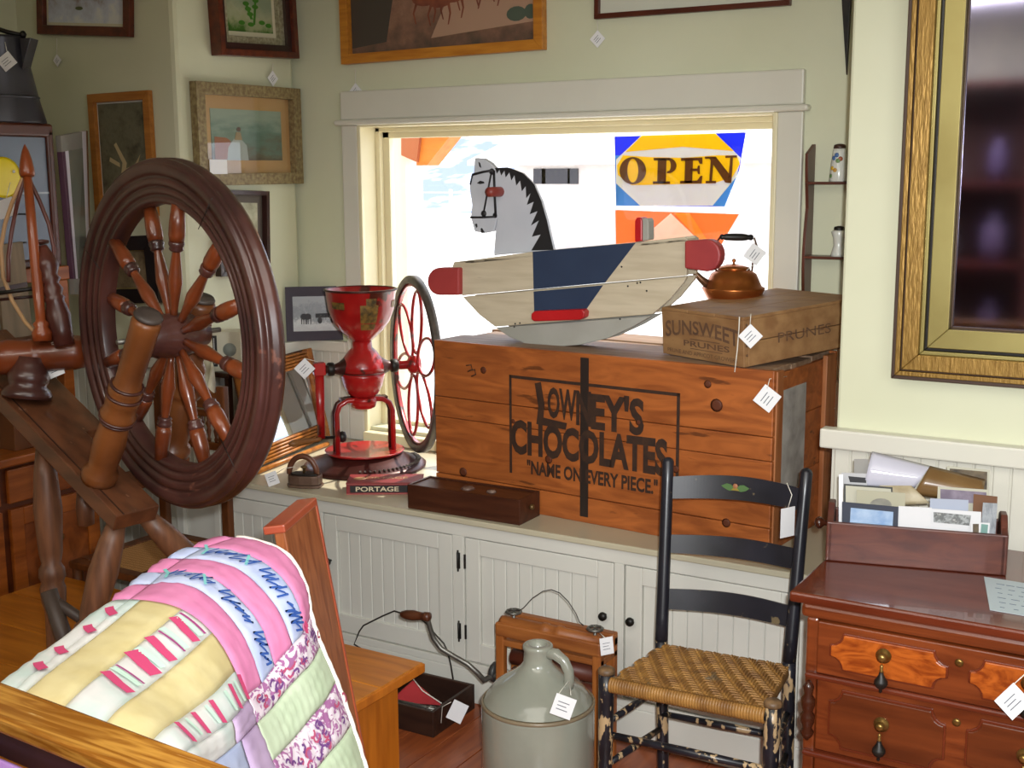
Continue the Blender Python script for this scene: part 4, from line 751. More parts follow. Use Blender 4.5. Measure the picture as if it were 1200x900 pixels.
# ---------------------------------------------------------------- gilt mirror on the right wall
gilt = M('gilt_ridged', '9c7a3c', '86662e', sc=30, st=(6, 6, 1), ro=.4, me=.55, bump=.4); gilt2 = M('gilt_smooth', 'a89c62', '988a52', sc=4, ro=.35, me=.6); mpur = M('frame_edge', '4c3a30', ro=.4, me=.3)
xL, zB = .812, 1.211; t = thing('wall_mirror', 'large gilt framed mirror hanging on the right wall', 'mirror', (1.3, YR, zB)); xR, zTm = 1.92, 2.42
TW = frameT(((xL+xR)/2, YR-.002, (zB+zTm)/2), (1, 0, 0), (0, 0, 1), (0, -1, 0))
w, h_ = xR-xL, zTm-zB
for f, d, mt in ((.010, .050, mpur), (.012, .058, gilt), (.004, .050, mpur), (.040, .056, gilt), (.010, .042, gilt2), (.008, .034, M('black_line', '1c1a18', ro=.3)), (.050, .038, gilt2), (.006, .018, mpur)):
    for k_ in range(4):
        a_, b_ = (w, h_) if k_ % 2 == 0 else (h_, w)
        MB(TW @ Matrix.Rotation(PI/2*k_, 4, 'Z')).prism([(-a_/2, -b_/2, 0), (a_/2, -b_/2, 0), (a_/2-f, -b_/2+f, 0), (-a_/2+f, -b_/2+f, 0)], (0, 0, d)).build('frame_moulding', mt, t, .002)
    w -= 2*f; h_ -= 2*f
MB(TW).box((-w/2, -h_/2, .004), (w/2, h_/2, .012)).build('mirror_glass', M('old_mirror', 'b8b4d0', '9a98bc', sc=3, ro=.06, me=1), t)
# shelf with shakers at the right of the window
sx0, sx1 = at(947, 300, 'y', -.01).x, .60; shw = M('shelf_walnut', '5a2c1c', '46200f', sc=5, ro=.35)
sf = thing('wall_shelf', 'small walnut wall shelf with scalloped sides, right of the window', 'shelf', ((sx0+sx1)/2, -.01, 1.2))
zs_ = [at(962, y, 'y', -.06).z for y in (213, 300, 403)]; z_t, z_b = at(950, 180, 'y', -.03).z, at(950, 405, 'y', -.03).z-.02
for xx in (sx0, sx1):
    pts = [(xx, 0, z_b)]+[(xx, -.055-.022*abs(math.cos((z_t-zz_)*9.2)), zz_) for zz_ in [z_b+(z_t-z_b)*i/26 for i in range(27)]]+[(xx, -.012, z_t+.03), (xx, 0, z_t+.03)]
    MB().prism(pts, (.010, 0, 0)).build('side', shw, sf, .001)
for z in zs_: box('shelf_board', (sx0+.01, -.085, z-.008), (sx1, -.002, z), shw, sf, .001)
def shaker(lbl, px, r, hh, z, cap, prof, mat, dots=()):
    c = at(px, 300, 'y', -.055); c = Vector((c.x, -.052, z)); t = thing('salt_shaker', lbl, 'shaker', c)
    MB().lathe([(.002, 0)]+[(r*a_, hh*b_) for a_, b_ in prof], c, zv, 24).build('body', mat, t)
    MB().lathe([(r*.62, hh*.86), (r*.66, hh*.9), (r*.6, hh*.97), (r*.2, hh)], c, zv, 20).build('cap', cap, t)
    for i, (dx, dz, col) in enumerate(dots):
        n_ = Vector((dx, -math.sqrt(max(0, 1-dx*dx)), 0)); rr = r*(1.0-.3*dz)*1.0
        MB().lathe([(r*.26, 0), (r*.2, .0015)], c+Vector((n_.x*rr, n_.y*rr, hh*dz)), n_, 8).build('painted_flower', M('flower_'+col, col, ro=.4), t)
shaker('white shaker painted with flowers and a brown cap, on the top shelf', 979, .030, .120, zs_[0], M('brown_cap', '3a2218', ro=.4), [(.95, 0), (1, .04), (.95, .3), (.72, .8), (.62, .88)], M('porcelain', 'cfd0c8', ro=.2), [(-.6, .35, 'd8b030'), (-.2, .3, 'c09040'), (-.5, .62, '4a6aa0'), (.1, .55, '6a8a50'), (-.1, .7, '4a6aa0'), (.4, .6, '9a5030'), (-.7, .15, '6a8a50')])
shaker('plain white waisted shaker with a black cap, on the middle shelf', 982, .026, .098, zs_[1], black, [(.95, 0), (.9, .1), (.62, .35), (.7, .6), (.95, .8), (.8, .86)], M('porcelain', ''))
c = at(966, 392, 'y', -.055); c = Vector((c.x, -.05, zs_[2])); t = thing('creamer', 'small black cup with a white band and cord on the bottom shelf', 'cup', c)
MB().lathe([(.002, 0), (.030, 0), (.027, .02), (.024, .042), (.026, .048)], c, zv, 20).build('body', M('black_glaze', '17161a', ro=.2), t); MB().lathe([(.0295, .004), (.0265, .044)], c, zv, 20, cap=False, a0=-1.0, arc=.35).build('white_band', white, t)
MB().tube([c+Vector((.02, -.02, .02)), c+Vector((.035, -.025, .02)), c+Vector((.045, -.02, .004)), c+Vector((.02, -.03, .002))], .0015, 5).build('cord', string_m, t)
a = [at(984, 0, 'y', -.02), at(996, 0, 'y', -.02), at(991.5, 88, 'y', -.02)]; b = [p+Vector((0, 0, 0)) for p in a]
kn_ = MB().prism([a[0]+Vector((-.01, 0, .15)), a[1]+Vector((.005, 0, .15)), a[2]], (0, .018, 0)).build('hanging_blade', black, None, .002); tag(kn_, 'black tapering blade hanging high in the corner right of the window', 'blade')
# ---------------------------------------------------------------- ladder-back chair
FL, FR, BL, BR = Vector((.236, -1.30, 0)), Vector((.676, -1.275, 0)), Vector((.271, -1.03, 0)), Vector((.626, -1.0, 0))
chb = M('chair_black', '17171c', '24242c', sc=8, ro=.3, wear=('6e6048', .67), wsc=26); chw = M('chair_black_worn', '16161a', '22222a', sc=10, ro=.35, wear=('b59a74', .545), wsc=22, st=(2.4, 2.4, 1)); 
ch = thing('ladder_back_chair', 'black painted ladder-back chair with worn legs and a woven rush seat', 'chair', (.45, -1.15, 0))
def post(p0, p1, r0, r1, mt, nm='leg', n=8, dome=True):
    pts = [p0.lerp(p1, i/n) for i in range(n+1)]; rs = [r0+(r1-r0)*i/n for i in range(n+1)]; d = (p1-p0).normalized()
    if dome: pts += [p1+d*.008, p1+d*.013]; rs += [r1*.8, r1*.3]
    MB().tube(pts, rs, 16).build(nm, mt, ch)
TLp, TRp = at(783, 541, 'y', -.93), at(945, 554, 'y', -.895)
for P_, T2 in ((BL, TLp), (BR, TRp)):
    s_ = Vector((P_.x, P_.y, .46)); low = Vector((P_.x-(T2.x-P_.x)*.15, P_.y+.02, 0)); post(low, s_, .016, .018, chw, 'rear_leg', dome=False); post(s_, T2, .018, .0165, chb, 'back_post')
for P_ in (FL, FR):
    post(Vector((P_.x-.004, P_.y, 0)), Vector((P_.x, P_.y, .455)), .017, .0215, chw, 'front_leg', dome=False)
    MB().lathe([(.0215, 0), (.023, .004), (.022, .012), (.017, .016), (.004, .017)], (P_.x, P_.y, .455), zv, 18).build('leg_cap', M('bare_tan_wood', '8a6a48', '4a3826', sc=30, ro=.5), ch)
def yp(P_, T2, z): return P_.y+(T2.y-P_.y)*(z-.46)/(T2.z-.46)
def xp(P_, T2, z): return P_.x+(T2.x-P_.x)*(z-.46)/(T2.z-.46)
sl = []
for (la, lb, ra, rb, cv) in (((792, 562), (792, 587), (931, 575), (927, 600), .012), ((788, 625.5), (788, 646), (918, 640), (918, 664), .004), ((787, 684.5), (787, 707), (914, 702), (913, 726), .004)):
    zl1, zl0 = at(*la, 'y', -.955).z, at(*lb, 'y', -.96).z; zr1, zr0 = at(*ra, 'y', -.93).z, at(*rb, 'y', -.94).z; rows0, rows1 = [], []
    n = 44; F0, F1 = [], []
    for j in range(n+1):
        f = j/n; top = zl1+(zr1-zl1)*f+cv*math.sin(PI*f); bot = zl0+(zr0-zl0)*f+cv*.5*math.sin(PI*f)*(cv > .005)
        for zz_, L_ in ((top, F1), (bot, F0)):
            x_ = xp(BL, TLp, zz_)*(1-f)+xp(BR, TRp, zz_)*f; y_ = yp(BL, TLp, zz_)*(1-f)+yp(BR, TRp, zz_)*f+.030*math.sin(PI*f); L_.append(Vector((x_, y_, zz_)))
    MB().grid([F0, [a_.lerp(b_, .5) for a_, b_ in zip(F0, F1)], F1], False).build('ladder_slat', chb, ch, solid=.009, bevel=0); sl.append((F0, F1))
F0, F1 = sl[0]; mid = (F0[22]+F1[22])/2; TFl = frameT(mid+Vector((-.005, -.007, .0)), (1, .05, 0), (0, .0, 1), (0, -1, 0)); lg = M('leaf_green', '4f7040', ro=.5)
for s_ in (-1, 1): MB(TFl).prism([(s_*x, z, 0) for x, z in ((.002, .0), (.012, .010), (.024, .012), (.040, .004), (.030, -.004), (.016, -.008), (.006, -.006))], (0, 0, .001)).build('painted_leaf', lg, ch)
MB(TFl).lathe([(.008, 0), (.006, .0015)], (0, .006, 0), (0, 0, 1), 12).build('painted_berry', M('berry', 'a06a48', ro=.5), ch); MB(TFl).prism([(-.012, -.006, 0), (.012, -.006, 0), (.004, .003, 0), (-.004, .003, 0)], (0, 0, .0012)).build('painted_leaf', M('leaf_gold', '8a7a30', ro=.5), ch)
# woven seat: splints laid over and under in a herringbone
rush = M('rush_splint', 'a0743a', '785228', sc=22, st=(1, 1, 1), ro=.5, wear=('6e5a40', .66), wsc=12); zt0 = .452
C4 = [FL+Vector((.020, -.012, 0)), FR+Vector((-.012, -.012, 0)), BR+Vector((.004, .0, 0)), BL+Vector((.004, .0, 0))]
def sp(u_, v_, z): p = C4[0].lerp(C4[1], u_).lerp(C4[3].lerp(C4[2], u_), v_); return Vector((p.x, p.y, z))
rows = []
for i in range(15):
    v_ = -.02+i/14*1.0; rows.append([sp(j/20, v_, zt0-.004) for j in range(21)])
MB().hexa([sp(0, 0, zt0-.034), sp(1, 0, zt0-.034), sp(1, 1, zt0-.034), sp(0, 1, zt0-.034), sp(0, 0, zt0-.002), sp(1, 0, zt0-.002), sp(1, 1, zt0-.002), sp(0, 1, zt0-.002)]).build('seat_core', rush, ch, .012, seg=3)
m = MB(); N1, N2 = 44, 22
for i in range(N1):
    for j in range(N2):
        k_ = (i+j*1) % 6
        if k_ == 0:       # a run of a lengthwise splint over three
            u0, u1, v0, v1 = i/N1, min(1, (i+3)/N1), j/N2, (j+.9)/N2
            h0 = .002
        elif k_ == 3:
            u0, u1, v0, v1 = i/N1, (i+.9)/N1, j/N2, min(1, (j+3)/N2); h0 = .0028
        else: continue
        m.add([sp(u0, v0, zt0-.001), sp(u1, v0, zt0-.001), sp(u1, v1, zt0-.001), sp(u0, v1, zt0-.001), sp(u0+(u1-u0)*.2, v0+(v1-v0)*.2, zt0+h0), sp(u0+(u1-u0)*.8, v0+(v1-v0)*.2, zt0+h0), sp(u0+(u1-u0)*.8, v0+(v1-v0)*.8, zt0+h0), sp(u0+(u1-u0)*.2, v0+(v1-v0)*.8, zt0+h0)], [(4, 5, 6, 7), (0, 1, 5, 4), (1, 2, 6, 5), (2, 3, 7, 6), (3, 0, 4, 7)])
m.build('woven_splints', rush, ch, kind='stuff')
m = MB()
for i in range(56):       # strands wrapping round the front rail
    u_ = (i+.5)/56; c_ = sp(u_, 0, zt0-.017); m.tube([c_+Vector((0, -.004+.018*-math.sin(a_)*.9, .018*math.cos(a_))) for a_ in [PI*q_/6 for q_ in range(7)]], .0046, 5)
m.build('wrapped_splints', rush, ch, kind='stuff')
def rung(p, q_, r=.0095, nm='stretcher'): MB().tube([p, p.lerp(q_, .5), q_], [r*.85, r*1.1, r*.85], 12).build(nm, chw, ch)
L = lambda P_, z: Vector((P_.x, P_.y, z))
zf = at(730, 865, 'y', -1.30).z; rung(L(FL, zf), L(FR, zf), .0105); zbk = at(800, 840, 'y', -1.02).z; rung(L(BL, zbk), L(BR, zbk))
zs1 = at(718, 847, 'y', -1.29).z; rung(L(FL, zs1), L(BL, zs1+.005)); rung(L(FR, zs1), L(BR, zs1)); zs2 = at(715, 896, 'y', -1.29).z; rung(L(FL, zs2), L(BL, zs2)); rung(L(FR, zs2), L(BR, zs2))
tp = at(923, 612, 'y', -.96)
pricetag(tp, .05, 'narrow white price tag hanging edge-on from the right post of the ladder-back chair', (Vector((.45, .9, 0)).normalized(), zv, Vector((.9, -.45, 0)).normalized()), [[tp+zv*.04, at(928, 580, 'y', -.96), at(922, 566, 'y', -.95)]], rot=0, asp=1.6, mark=False)
# ---------------------------------------------------------------- stoneware jug
JY = -1.20; jl, jr = at(566.5, 872, 'y', JY), at(698.5, 872, 'y', JY); jc = (jl+jr)/2; jw = ((jc-CAM).dot(FW))/F; jr_ = 66*jw; jc = Vector((jc.x, jc.y, 0))
zsh = at(632, 856, 'y', JY-jr_).z; ztop = at(637, 756, 'y', JY).z; cer = M('stoneware', '9c9e90', '8e9084', sc=5, ro=.18, coat=.5); crim = M('stoneware_ridge', '84765f', ro=.3)
jg = thing('stoneware_jug', 'big grey salt-glazed stoneware jug with a loop handle on the floor', 'jug', jc)
hN = ztop
MB().lathe([(.002, 0), (jr_*.95, 0), (jr_*.985, .02), (jr_, .08), (jr_, zsh-.012), (jr_*.985, zsh), (jr_*.95, zsh+.006), (jr_*.90, zsh+.022), (jr_*.78, zsh+.046), (jr_*.60, zsh+.068), (jr_*.42, zsh+.088), (jr_*.31, zsh+.104), (.040, hN-.05), (.039, hN-.02), (.042, hN-.012), (.042, hN-.003), (.038, hN), (.024, hN), (.022, hN-.03)], jc, zv, 64, cap=False).build('body', cer, jg)
MB().ring([(jr_*.985, zsh-.006), (jr_*1.008, zsh-.003), (jr_*1.008, zsh+.003), (jr_*.97, zsh+.008)], jc, zv, 64).build('shoulder_ridge', crim, jg)
hd = (RT*.8-FW*.45); hd.z = 0; hd.normalize()
MB().tube([jc+hd*.030+zv*(hN-.022), jc+hd*.056+zv*(hN-.020), jc+hd*.082+zv*(hN-.035), jc+hd*.096+zv*(hN-.062), jc+hd*.098+zv*(hN-.088), jc+hd*.090+zv*(hN-.118)], [.018, .0165, .015, .015, .015, .018], 12).build('handle', cer, jg)
tp = at(660, 828, 'y', JY-jr_*1.02); pricetag(tp, .056, 'white price tag with a small printed emblem hanging on the stoneware jug', cords=[[tp+UP*.022-RT*.02, jc+hd*.098+zv*(hN-.085), tp+UP*.03+RT*.02]], rot=-.35)
# ---------------------------------------------------------------- clothes wringer
WY = -.995; w_ = lambda px, py, d=0: at(px, py, 'y', WY-d); ww = M('wringer_wood', 'a0602c', '7c431c', sc=4, st=X, ro=.5, wear=('5e3216', .68), wsc=8); wwz = M('wringer_post', 'b06a30', '8a4c1e', sc=4, st=Z, ro=.5); stl = M('grey_steel', '7c7a74', '5f5d58', sc=20, ro=.4, me=.7)
wr = thing('clothes_wringer', 'old wooden clothes wringer with iron crank, standing behind the stoneware jug', 'wringer', w_(640, 850)*1.0); wr.location.z = 0
xa_, xb_ = w_(583, 760).x, w_(706, 760).x; zA = w_(590, 728).z; pwid = .028
for x0 in (xa_, xb_-pwid):
    for y0 in (WY, WY+.09): box('post', (x0, y0-.012, 0), (x0+pwid, y0+.012, zA-.015), wwz, wr, .003)
for y0 in (WY, WY+.09): box('top_beam', (xa_, y0-.016, zA-.045), (xb_, y0+.016, zA-.002), ww, wr, .006)
box('upper_rail', (xa_, WY-.01, zA-.075), (xb_, WY+.1, zA-.055), ww, wr, .003)
MB().lathe([(.018, 0), (.020, .01), (.020, .14), (.023, .145), (.023, .16), (.020, .165), (.020, .19), (.023, .195), (.023, .21), (.020, .215), (.018, xb_-xa_-.02)], (xa_+.01, WY+.01, zA-.005), (1, 0, 0), 20).build('spring_roll', ww, wr)
for dz in (.125, .185): MB().lathe([(.026, 0), (.026, xb_-xa_-.06)], (xa_+.03, WY+.045, zA-dz), (1, 0, 0), 20).build('roller', M('wringer_roller', '5e2c1c', ro=.5), wr)
for px, py in ((600, 718), (695.5, 738)):
    c_ = w_(px, py); c_.y = WY+.01; MB().lathe([(.005, -.05), (.005, .0)], c_, zv, 10).build('screw', stl, wr)
    MB().tube([c_+Vector((.021*math.cos(2*PI*i/20)*(1+.06*math.cos(i*PI)), .021*math.sin(2*PI*i/20)*(1+.06*math.cos(i*PI)), 0)) for i in range(20)], .0045, 6, closed=True).build('hand_wheel', stl, wr)
    for q_ in range(3): MB().tube([c_, c_+Vector((.021*math.cos(q_*2.09), .021*math.sin(q_*2.09), 0))], .003, 6).build('wheel_spoke', stl, wr)
wy = M('dark_wire', '3a3632', ro=.45, me=.6)
MB().tube([w_(608, 716), w_(614, 712), w_(624, 701), w_(636, 693), w_(646, 691), w_(656, 695), w_(666, 705), w_(675, 719), w_(679, 729), w_(684, 733)], .0015, 6).build('wire_bail', wy, wr)
MB().lathe([(.030, 0), (.032, .004), (.032, .014), (.028, .018)], Vector((xa_-.012, WY+.02, w_(577, 790).z)), (-1, 0, 0), 12).build('cog_wheel', M('dark_steel', '4a4a4a', ro=.5, me=.6), wr)
MB().tube([Vector((xa_+.0, WY+.02, w_(577, 793).z)), w_(577, 792, .0), w_(567, 797, .03), w_(560, 789, .04), w_(548, 778, .05), w_(532, 769, .06), w_(517, 760, .07), w_(508, 748, .075), w_(504, 736, .08), w_(502, 728, .085), w_(500, 722, .085)], [.008, .009, .010, .0085, .008, .008, .008, .008, .008, .008, .008], 10).build('crank_arm', stl, wr)
MB().lathe([(.006, -.004), (.0145, 0), (.0145, .018), (.012, .020), (.013, .035), (.0165, .060), (.015, .085), (.010, .104), (.006, .108)], w_(503, 723, .085), w_(463, 719, .085)-w_(503, 723, .085), 18).build('crank_grip', M('grip_brown', '5e3420', '4a2616', sc=10, ro=.35), wr)
tp = w_(711, 757, .02); pricetag(tp, .040, 'pale price tag hanging at the right corner of the clothes wringer', (Vector((.7, .7, 0)), zv, Vector((.7, -.7, 0))), [[tp+zv*.02, w_(703, 742, .0)]], rot=.1, asp=1.3)
# ---------------------------------------------------------------- dark box on the floor
FRb, BRb, FLb = at(508, 865, 'z', 0), at(553, 829.3, 'z', 0), at(440, 847, 'z', 0); e1 = (FRb-FLb).normalized(); e2 = (BRb-FRb); TD_ = e2.length; e2.normalize(); n_ = Vector((-e1.y, e1.x, 0)); TDk = frameT(FRb, -e1, n_, zv); kl, kd, kh = .34, TD_*e2.dot(n_), .085
dkb = M('black_brown_box', '2c1a14', '3a241a', sc=6, st=X, ro=.45); tb = thing('tool_box', 'open dark brown box with a bent wire handle on the floor by the cabinet', 'box', FRb-e1*kl/2+n_*kd/2)
box('front_board', (0, 0, 0), (kl, .012, kh), dkb, tb, .002, TDk); box('back_board', (0, kd-.012, 0), (kl, kd, kh), dkb, tb, .002, TDk); box('end_board', (0, .012, 0), (.012, kd-.012, kh), dkb, tb, .002, TDk); box('end_board', (kl-.012, .012, 0), (kl, kd-.012, kh), dkb, tb, .002, TDk); box('bottom_board', (.012, .012, 0), (kl-.012, kd-.012, .008), dkb, tb, T=TDk)
hy_ = (TDk @ Vector((0, kd-.008, 0))).y; wb_ = lambda px, py: at(px, py, 'y', hy_)
MB().tube([wb_(531, 796), wb_(528, 778), wb_(524, 762), wb_(520, 754), wb_(508, 741), wb_(499, 730), wb_(492, 725), wb_(462, 716), wb_(448, 722), wb_(426, 733), wb_(421, 740), wb_(415, 755), TDk @ Vector((kl-.02, kd-.008, kh-.01))], .0028, 7).build('wire_handle', wy, tb)
MB().tube([wb_(531, 797), wb_(532, 812)], .005, 6).build('handle_lug', wy, tb)
c_ = TDk @ Vector((.12, kd*.55, .045)); t = thing('red_pouch', 'pointed red cloth pouch with white string lying in the dark floor box', 'pouch', c_)
MB(TDk).add([(.04, .12, .05), (.22, .07, .045), (.23, kd-.03, .06), (.17, .14, .105)], [(0, 1, 3), (1, 2, 3), (2, 0, 3), (0, 2, 1)]).build('pouch', M('red_cloth', '9a1c24', 'b02a30', sc=12, ro=.6), t, .004); MB(TDk).tube([(.17, .14, .108), (.12, .12, .085), (.05, .125, .055)], .002, 6).build('cord', string_m, t)
t = thing('scissors', 'silver metal tool lying in front of the red pouch', 'tool', TDk @ Vector((.12, .07, .05))); MB(TDk).tube([(.03, .075, .056), (.10, .07, .058), (.20, .06, .06)], .006, 8).build('blade', stl, t); MB(TDk).tube([(.05+.016*math.cos(a_), .065+.014*math.sin(a_), .062) for a_ in [2*PI*q_/12 for q_ in range(12)]], .003, 6, closed=True).build('finger_loop', stl, t)
gl = M('green_glass', '0f4038', '1c5c50', sc=20, ro=.12, coat=.5); random.seed(3); m = MB()
for i in range(70): m.lathe([(.001, -.006), (.005, -.004), (.007, 0), (.005, .004), (.001, .006)], (random.uniform(.02, kl-.03), random.uniform(.018, .085), .025+random.uniform(0, .03)), zv, 7)
m.T = None; m.v = [TDk @ v for v in m.v]; o = m.build('glass_beads', gl, None, kind='stuff'); tag(o, 'heap of small dark green glass beads in the floor box', 'beads')
tp = TDk @ Vector((-.016, .05, .045)); tp = at(536, 834, 'y', tp.y-.01); pricetag(tp, .05, 'white price tag hanging on the end of the dark floor box', cords=[[tp+UP*.03-RT*.02, TDk @ Vector((-.002, .05, kh)), TDk @ Vector((-.003, .04, kh-.05))]], rot=-.45, asp=1.25, mark=False)
# ---------------------------------------------------------------- low orange plank bench
och = M('bench_wood', 'c47a26', 'a8621a', sc=3, st=X, ro=.35, dist=1.2, wear=('8a4e18', .70), wsc=4); oce = M('bench_end_wood', 'c8741e', 'a85c14', sc=3, st=Z, ro=.4)
bn_ = thing('low_bench', 'wide low orange pine bench the spinning wheel stands on', 'bench', (-1.05, -1.95, 0))
bx0, bx1, by0, by1 = -1.80, -.297, -2.56, -1.37
n_ = 6
for i in range(n_): box('top_plank', (bx0, by0+(by1-by0)*i/n_+.001, .374), (bx1, by0+(by1-by0)*(i+1)/n_-.001, .40), och, bn_, .003)
m = box('end_cleat', (bx1-.001, by0, .372), (bx1+.006, by1, .398), oce, bn_, .003)
ye = at(468, 870, 'x', bx1-.04).y
for x0 in (bx1-.065, bx0+.04): box('end_panel', (x0, by0+.06, 0), (x0+.025, ye, .374), oce, bn_, .003)
box('apron', (bx0+.065, ye-.09, .28), (bx1-.065, ye-.065, .374), oce, bn_, .003)
# ---------------------------------------------------------------- cane seat chair behind the wheel
cnw = M('cane_chair_wood', '6a3c1c', '4e2a12', sc=4, st=Z, ro=.4); cne = M('cane_weave', '9a6a3a', '7a4e26', sc=60, ro=.6, bump=.6)
Fl, Fr = at(78, 655, 'z', .45), at(246, 690, 'z', .45); kb = at(270, 630, 'y', Fr.y+.40); xr_ = kb.x
cc_ = thing('cane_chair', 'brown spindle-back cane seat chair standing behind the bench and spinning wheel', 'chair', ((Fl.x+xr_)/2, Fr.y+.2, 0))
Fl.y = max(Fl.y, by1+.0)-.0; yF = by1+.015; yB = Fr.y+.40; xl_, xR_ = -1.80, xr_+.02
xl_ = max(at(80, 657, 'y', yF).x, -1.83)
m = MB()
for a_, b_ in (((xl_, yF), (xR_, yF+.045)), ((xl_, yB-.045), (xR_, yB)), ((xl_, yF+.045), (xl_+.045, yB-.045)), ((xR_-.045, yF+.045), (xR_, yB-.045))): box('seat_rail', (a_[0], a_[1], .425), (b_[0], b_[1], .45), cnw, cc_, .004)
box('cane_panel', (xl_+.045, yF+.045, .437), (xR_-.045, yB-.045, .444), cne, cc_)
m = MB()
for i in range(26):
    x_ = xl_+.05+(xR_-xl_-.1)*i/25; m.box((x_-.0015, yF+.045, .444), (x_+.0015, yB-.045, .4455))
for i in range(20):
    y_ = yF+.05+(yB-yF-.1)*i/19; m.box((xl_+.045, y_-.0015, .4445), (xR_-.045, y_+.0015, .446))
m.build('cane_strands', M('cane_light', 'b08450', ro=.5), cc_, kind='stuff')
zc_ = at(262, 462, 'y', yB).z
for x_ in (xl_+.02, xR_-.02):
    MB().tube([(x_, yF+.02, 0), (x_, yF+.02, .2), (x_, yF+.02, .425)], [.012, .017, .018], 12).build('front_leg', cnw, cc_)
    box('back_stile', (x_-.018, yB-.022, 0), (x_+.018, yB+.006, zc_+.03), cnw, cc_, .005)
sw = M('crest_wood', '7a4820', '5a3014', sc=4, st=X, ro=.4)
pts = [(xl_+.04, yB-.012, zc_-.055)]+[(xl_+.04+(xR_-xl_-.08)*i/20, yB-.012, zc_+.012+.012*math.sin(i*.95)) for i in range(21)]+[(xR_-.04, yB-.012, zc_-.055)]
MB().prism(pts, (0, .014, 0)).build('crest_rail', sw, cc_, .002)
zl_ = at(250, 522, 'y', yB).z
box('lower_back_rail', (xl_+.03, yB-.014, zl_-.014), (xR_-.03, yB+.002, zl_+.014), sw, cc_, .003); box('middle_back_rail', (xl_+.03, yB-.014, zc_-.085), (xR_-.03, yB+.002, zc_-.062), sw, cc_, .003)
zt_s = zc_-.085
for i in range(8):
    x_ = xl_+.06+(xR_-xl_-.12)*i/7; H_ = zt_s-zl_-.014; MB().lathe([(.005, 0), (.008, H_*.1), (.005, H_*.2), (.009, H_*.45), (.006, H_*.55), (.011, H_*.75), (.006, H_*.85), (.008, H_*.95), (.005, H_)], (x_, yB-.006, zl_+.014), zv, 10).build('spindle', cnw, cc_)
tp = at(200, 533, 'y', yB-.05); pricetag(tp, .046, 'white price tag hanging from the spindle back of the cane chair', cords=[[tp+UP*.03, tp+UP*.05+Vector((0, .03, 0))]], rot=.6)
# ---------------------------------------------------------------- spinning wheel
W0 = 2.75; H = dep(203, 393, W0); td = math.radians(26); SR = 205/F*W0
eh = Vector((-.991, .132, 0)).normalized(); ev = Vector((-.132, -.991, 0)).normalized(); eu = eh*math.cos(td)+zv*math.sin(td); en = -eh*math.sin(td)+zv*math.cos(td)
TH = frameT(H, eu, ev, en)           # local: u along table, v toward the front, n up from the table
wv = Vector((-.222, -.975, 0)); wh = Vector((-.975, .222, 0))
dw_ = M('wheel_dark_wood', '52302a', '341e1c', sc=6, ro=.32, coat=.3, wear=('6e4438', .68), wsc=16); sw_ = M('spoke_wood', '7e3c1c', '5c2a14', sc=6, st=(2, 2, 2), ro=.3, coat=.3); pw_ = M('post_wood', '7e4a24', '5a3218', sc=7, ro=.35, wear=('4a2c1c', .66), wsc=9); tw_ = M('table_wood', '6a4028', '4e2e1e', sc=4, st=(1, 7, 7), ro=.38, coat=.2, wear=('87604a', .68), wsc=8); lw_ = M('leg_wood', '7a5036', '5a3a28', sc=6, st=Z, ro=.45)
spw = thing('spinning_wheel', 'antique spinning wheel with dark grooved rim, turned spokes and slanting table on the bench', 'spinning wheel', (H.x, H.y, .40))
R_ = SR; hw2 = .026
prof = [(R_-.100, -.020), (R_-.100, .014), (R_-.094, .020), (R_-.086, .020), (R_-.082, .010), (R_-.078, .021), (R_-.066, .024), (R_-.063, .012), (R_-.060, .025), (R_-.045, .028), (R_-.041, .014), (R_-.037, .029), (R_-.016, .031), (R_-.011, .028), (R_-.009, .018), (R_-.004, .022), (R_, .014), (R_-.008, .009), (R_-.008, .001), (R_, -.004), (R_, -.016), (R_-.006, -.026), (R_-.05, -.028), (R_-.09, -.024)]
MB().ring(prof, H, wv, 96).build('wheel_rim', dw_, spw)
for a_ in (.5, 2.2, 3.9, 5.6):
    er = wh*math.cos(a_)+zv*math.sin(a_); et = -wh*math.sin(a_)+zv*math.cos(a_); p_ = H+er*(R_-.05)+wv*.0295
    MB().tube([p_-er*.046-et*.004, p_+er*.040+et*.004], .0012, 4).build('rim_joint', black, spw)
MB().lathe([(.004, -.085), (.030, -.082), (.034, -.06), (.046, -.045), (.050, -.02), (.050, .02), (.046, .035), (.048, .045), (.043, .055), (.044, .065), (.036, .078), (.037, .086), (.026, .098), (.008, .100)], H, wv, 40).build('hub', dw_, spw)
Ls = R_-.10-.046
for i in range(12):
    a_ = 2*PI*i/12+.22; er = wh*math.cos(a_)+zv*math.sin(a_)+wv*(.035 if i % 2 else -.035); er.normalize()
    MB().lathe([(.0085, 0), (.0085, .02), (.012, Ls*.2), (.0165, Ls*.32), (.014, Ls*.42), (.009, Ls*.60), (.010, Ls*.62)], H+er*.045, er, 14).build('spoke', sw_, spw)
    MB().lathe([(.013, Ls*.61), (.0165, Ls*.625), (.0145, Ls*.645), (.0175, Ls*.665), (.0175, Ls*.69), (.015, Ls*.705)], H+er*.045, er, 14).build('spoke_collar', dw_, spw)
    MB().lathe([(.0165, Ls*.70), (.0185, Ls*.76), (.018, Ls*.85), (.014, Ls+.008)], H+er*.045, er, 14).build('spoke_foot', sw_, spw)
hT = -.37
tb_ = [(.66, .148), (-.139, .148), (-.139, .034), (.175, .034), (.175, -.024), (.66, -.024)]
MB(TH).prism([(u_, v_, hT) for u_, v_ in tb_], (0, 0, -.042)).build('table', tw_, spw, .003)
MB(TH).box((-.139, .128, hT+.0), (.66, .131, hT+.0012)).build('scribed_line', M('dark_wax', '2e1a12', ro=.5), spw)
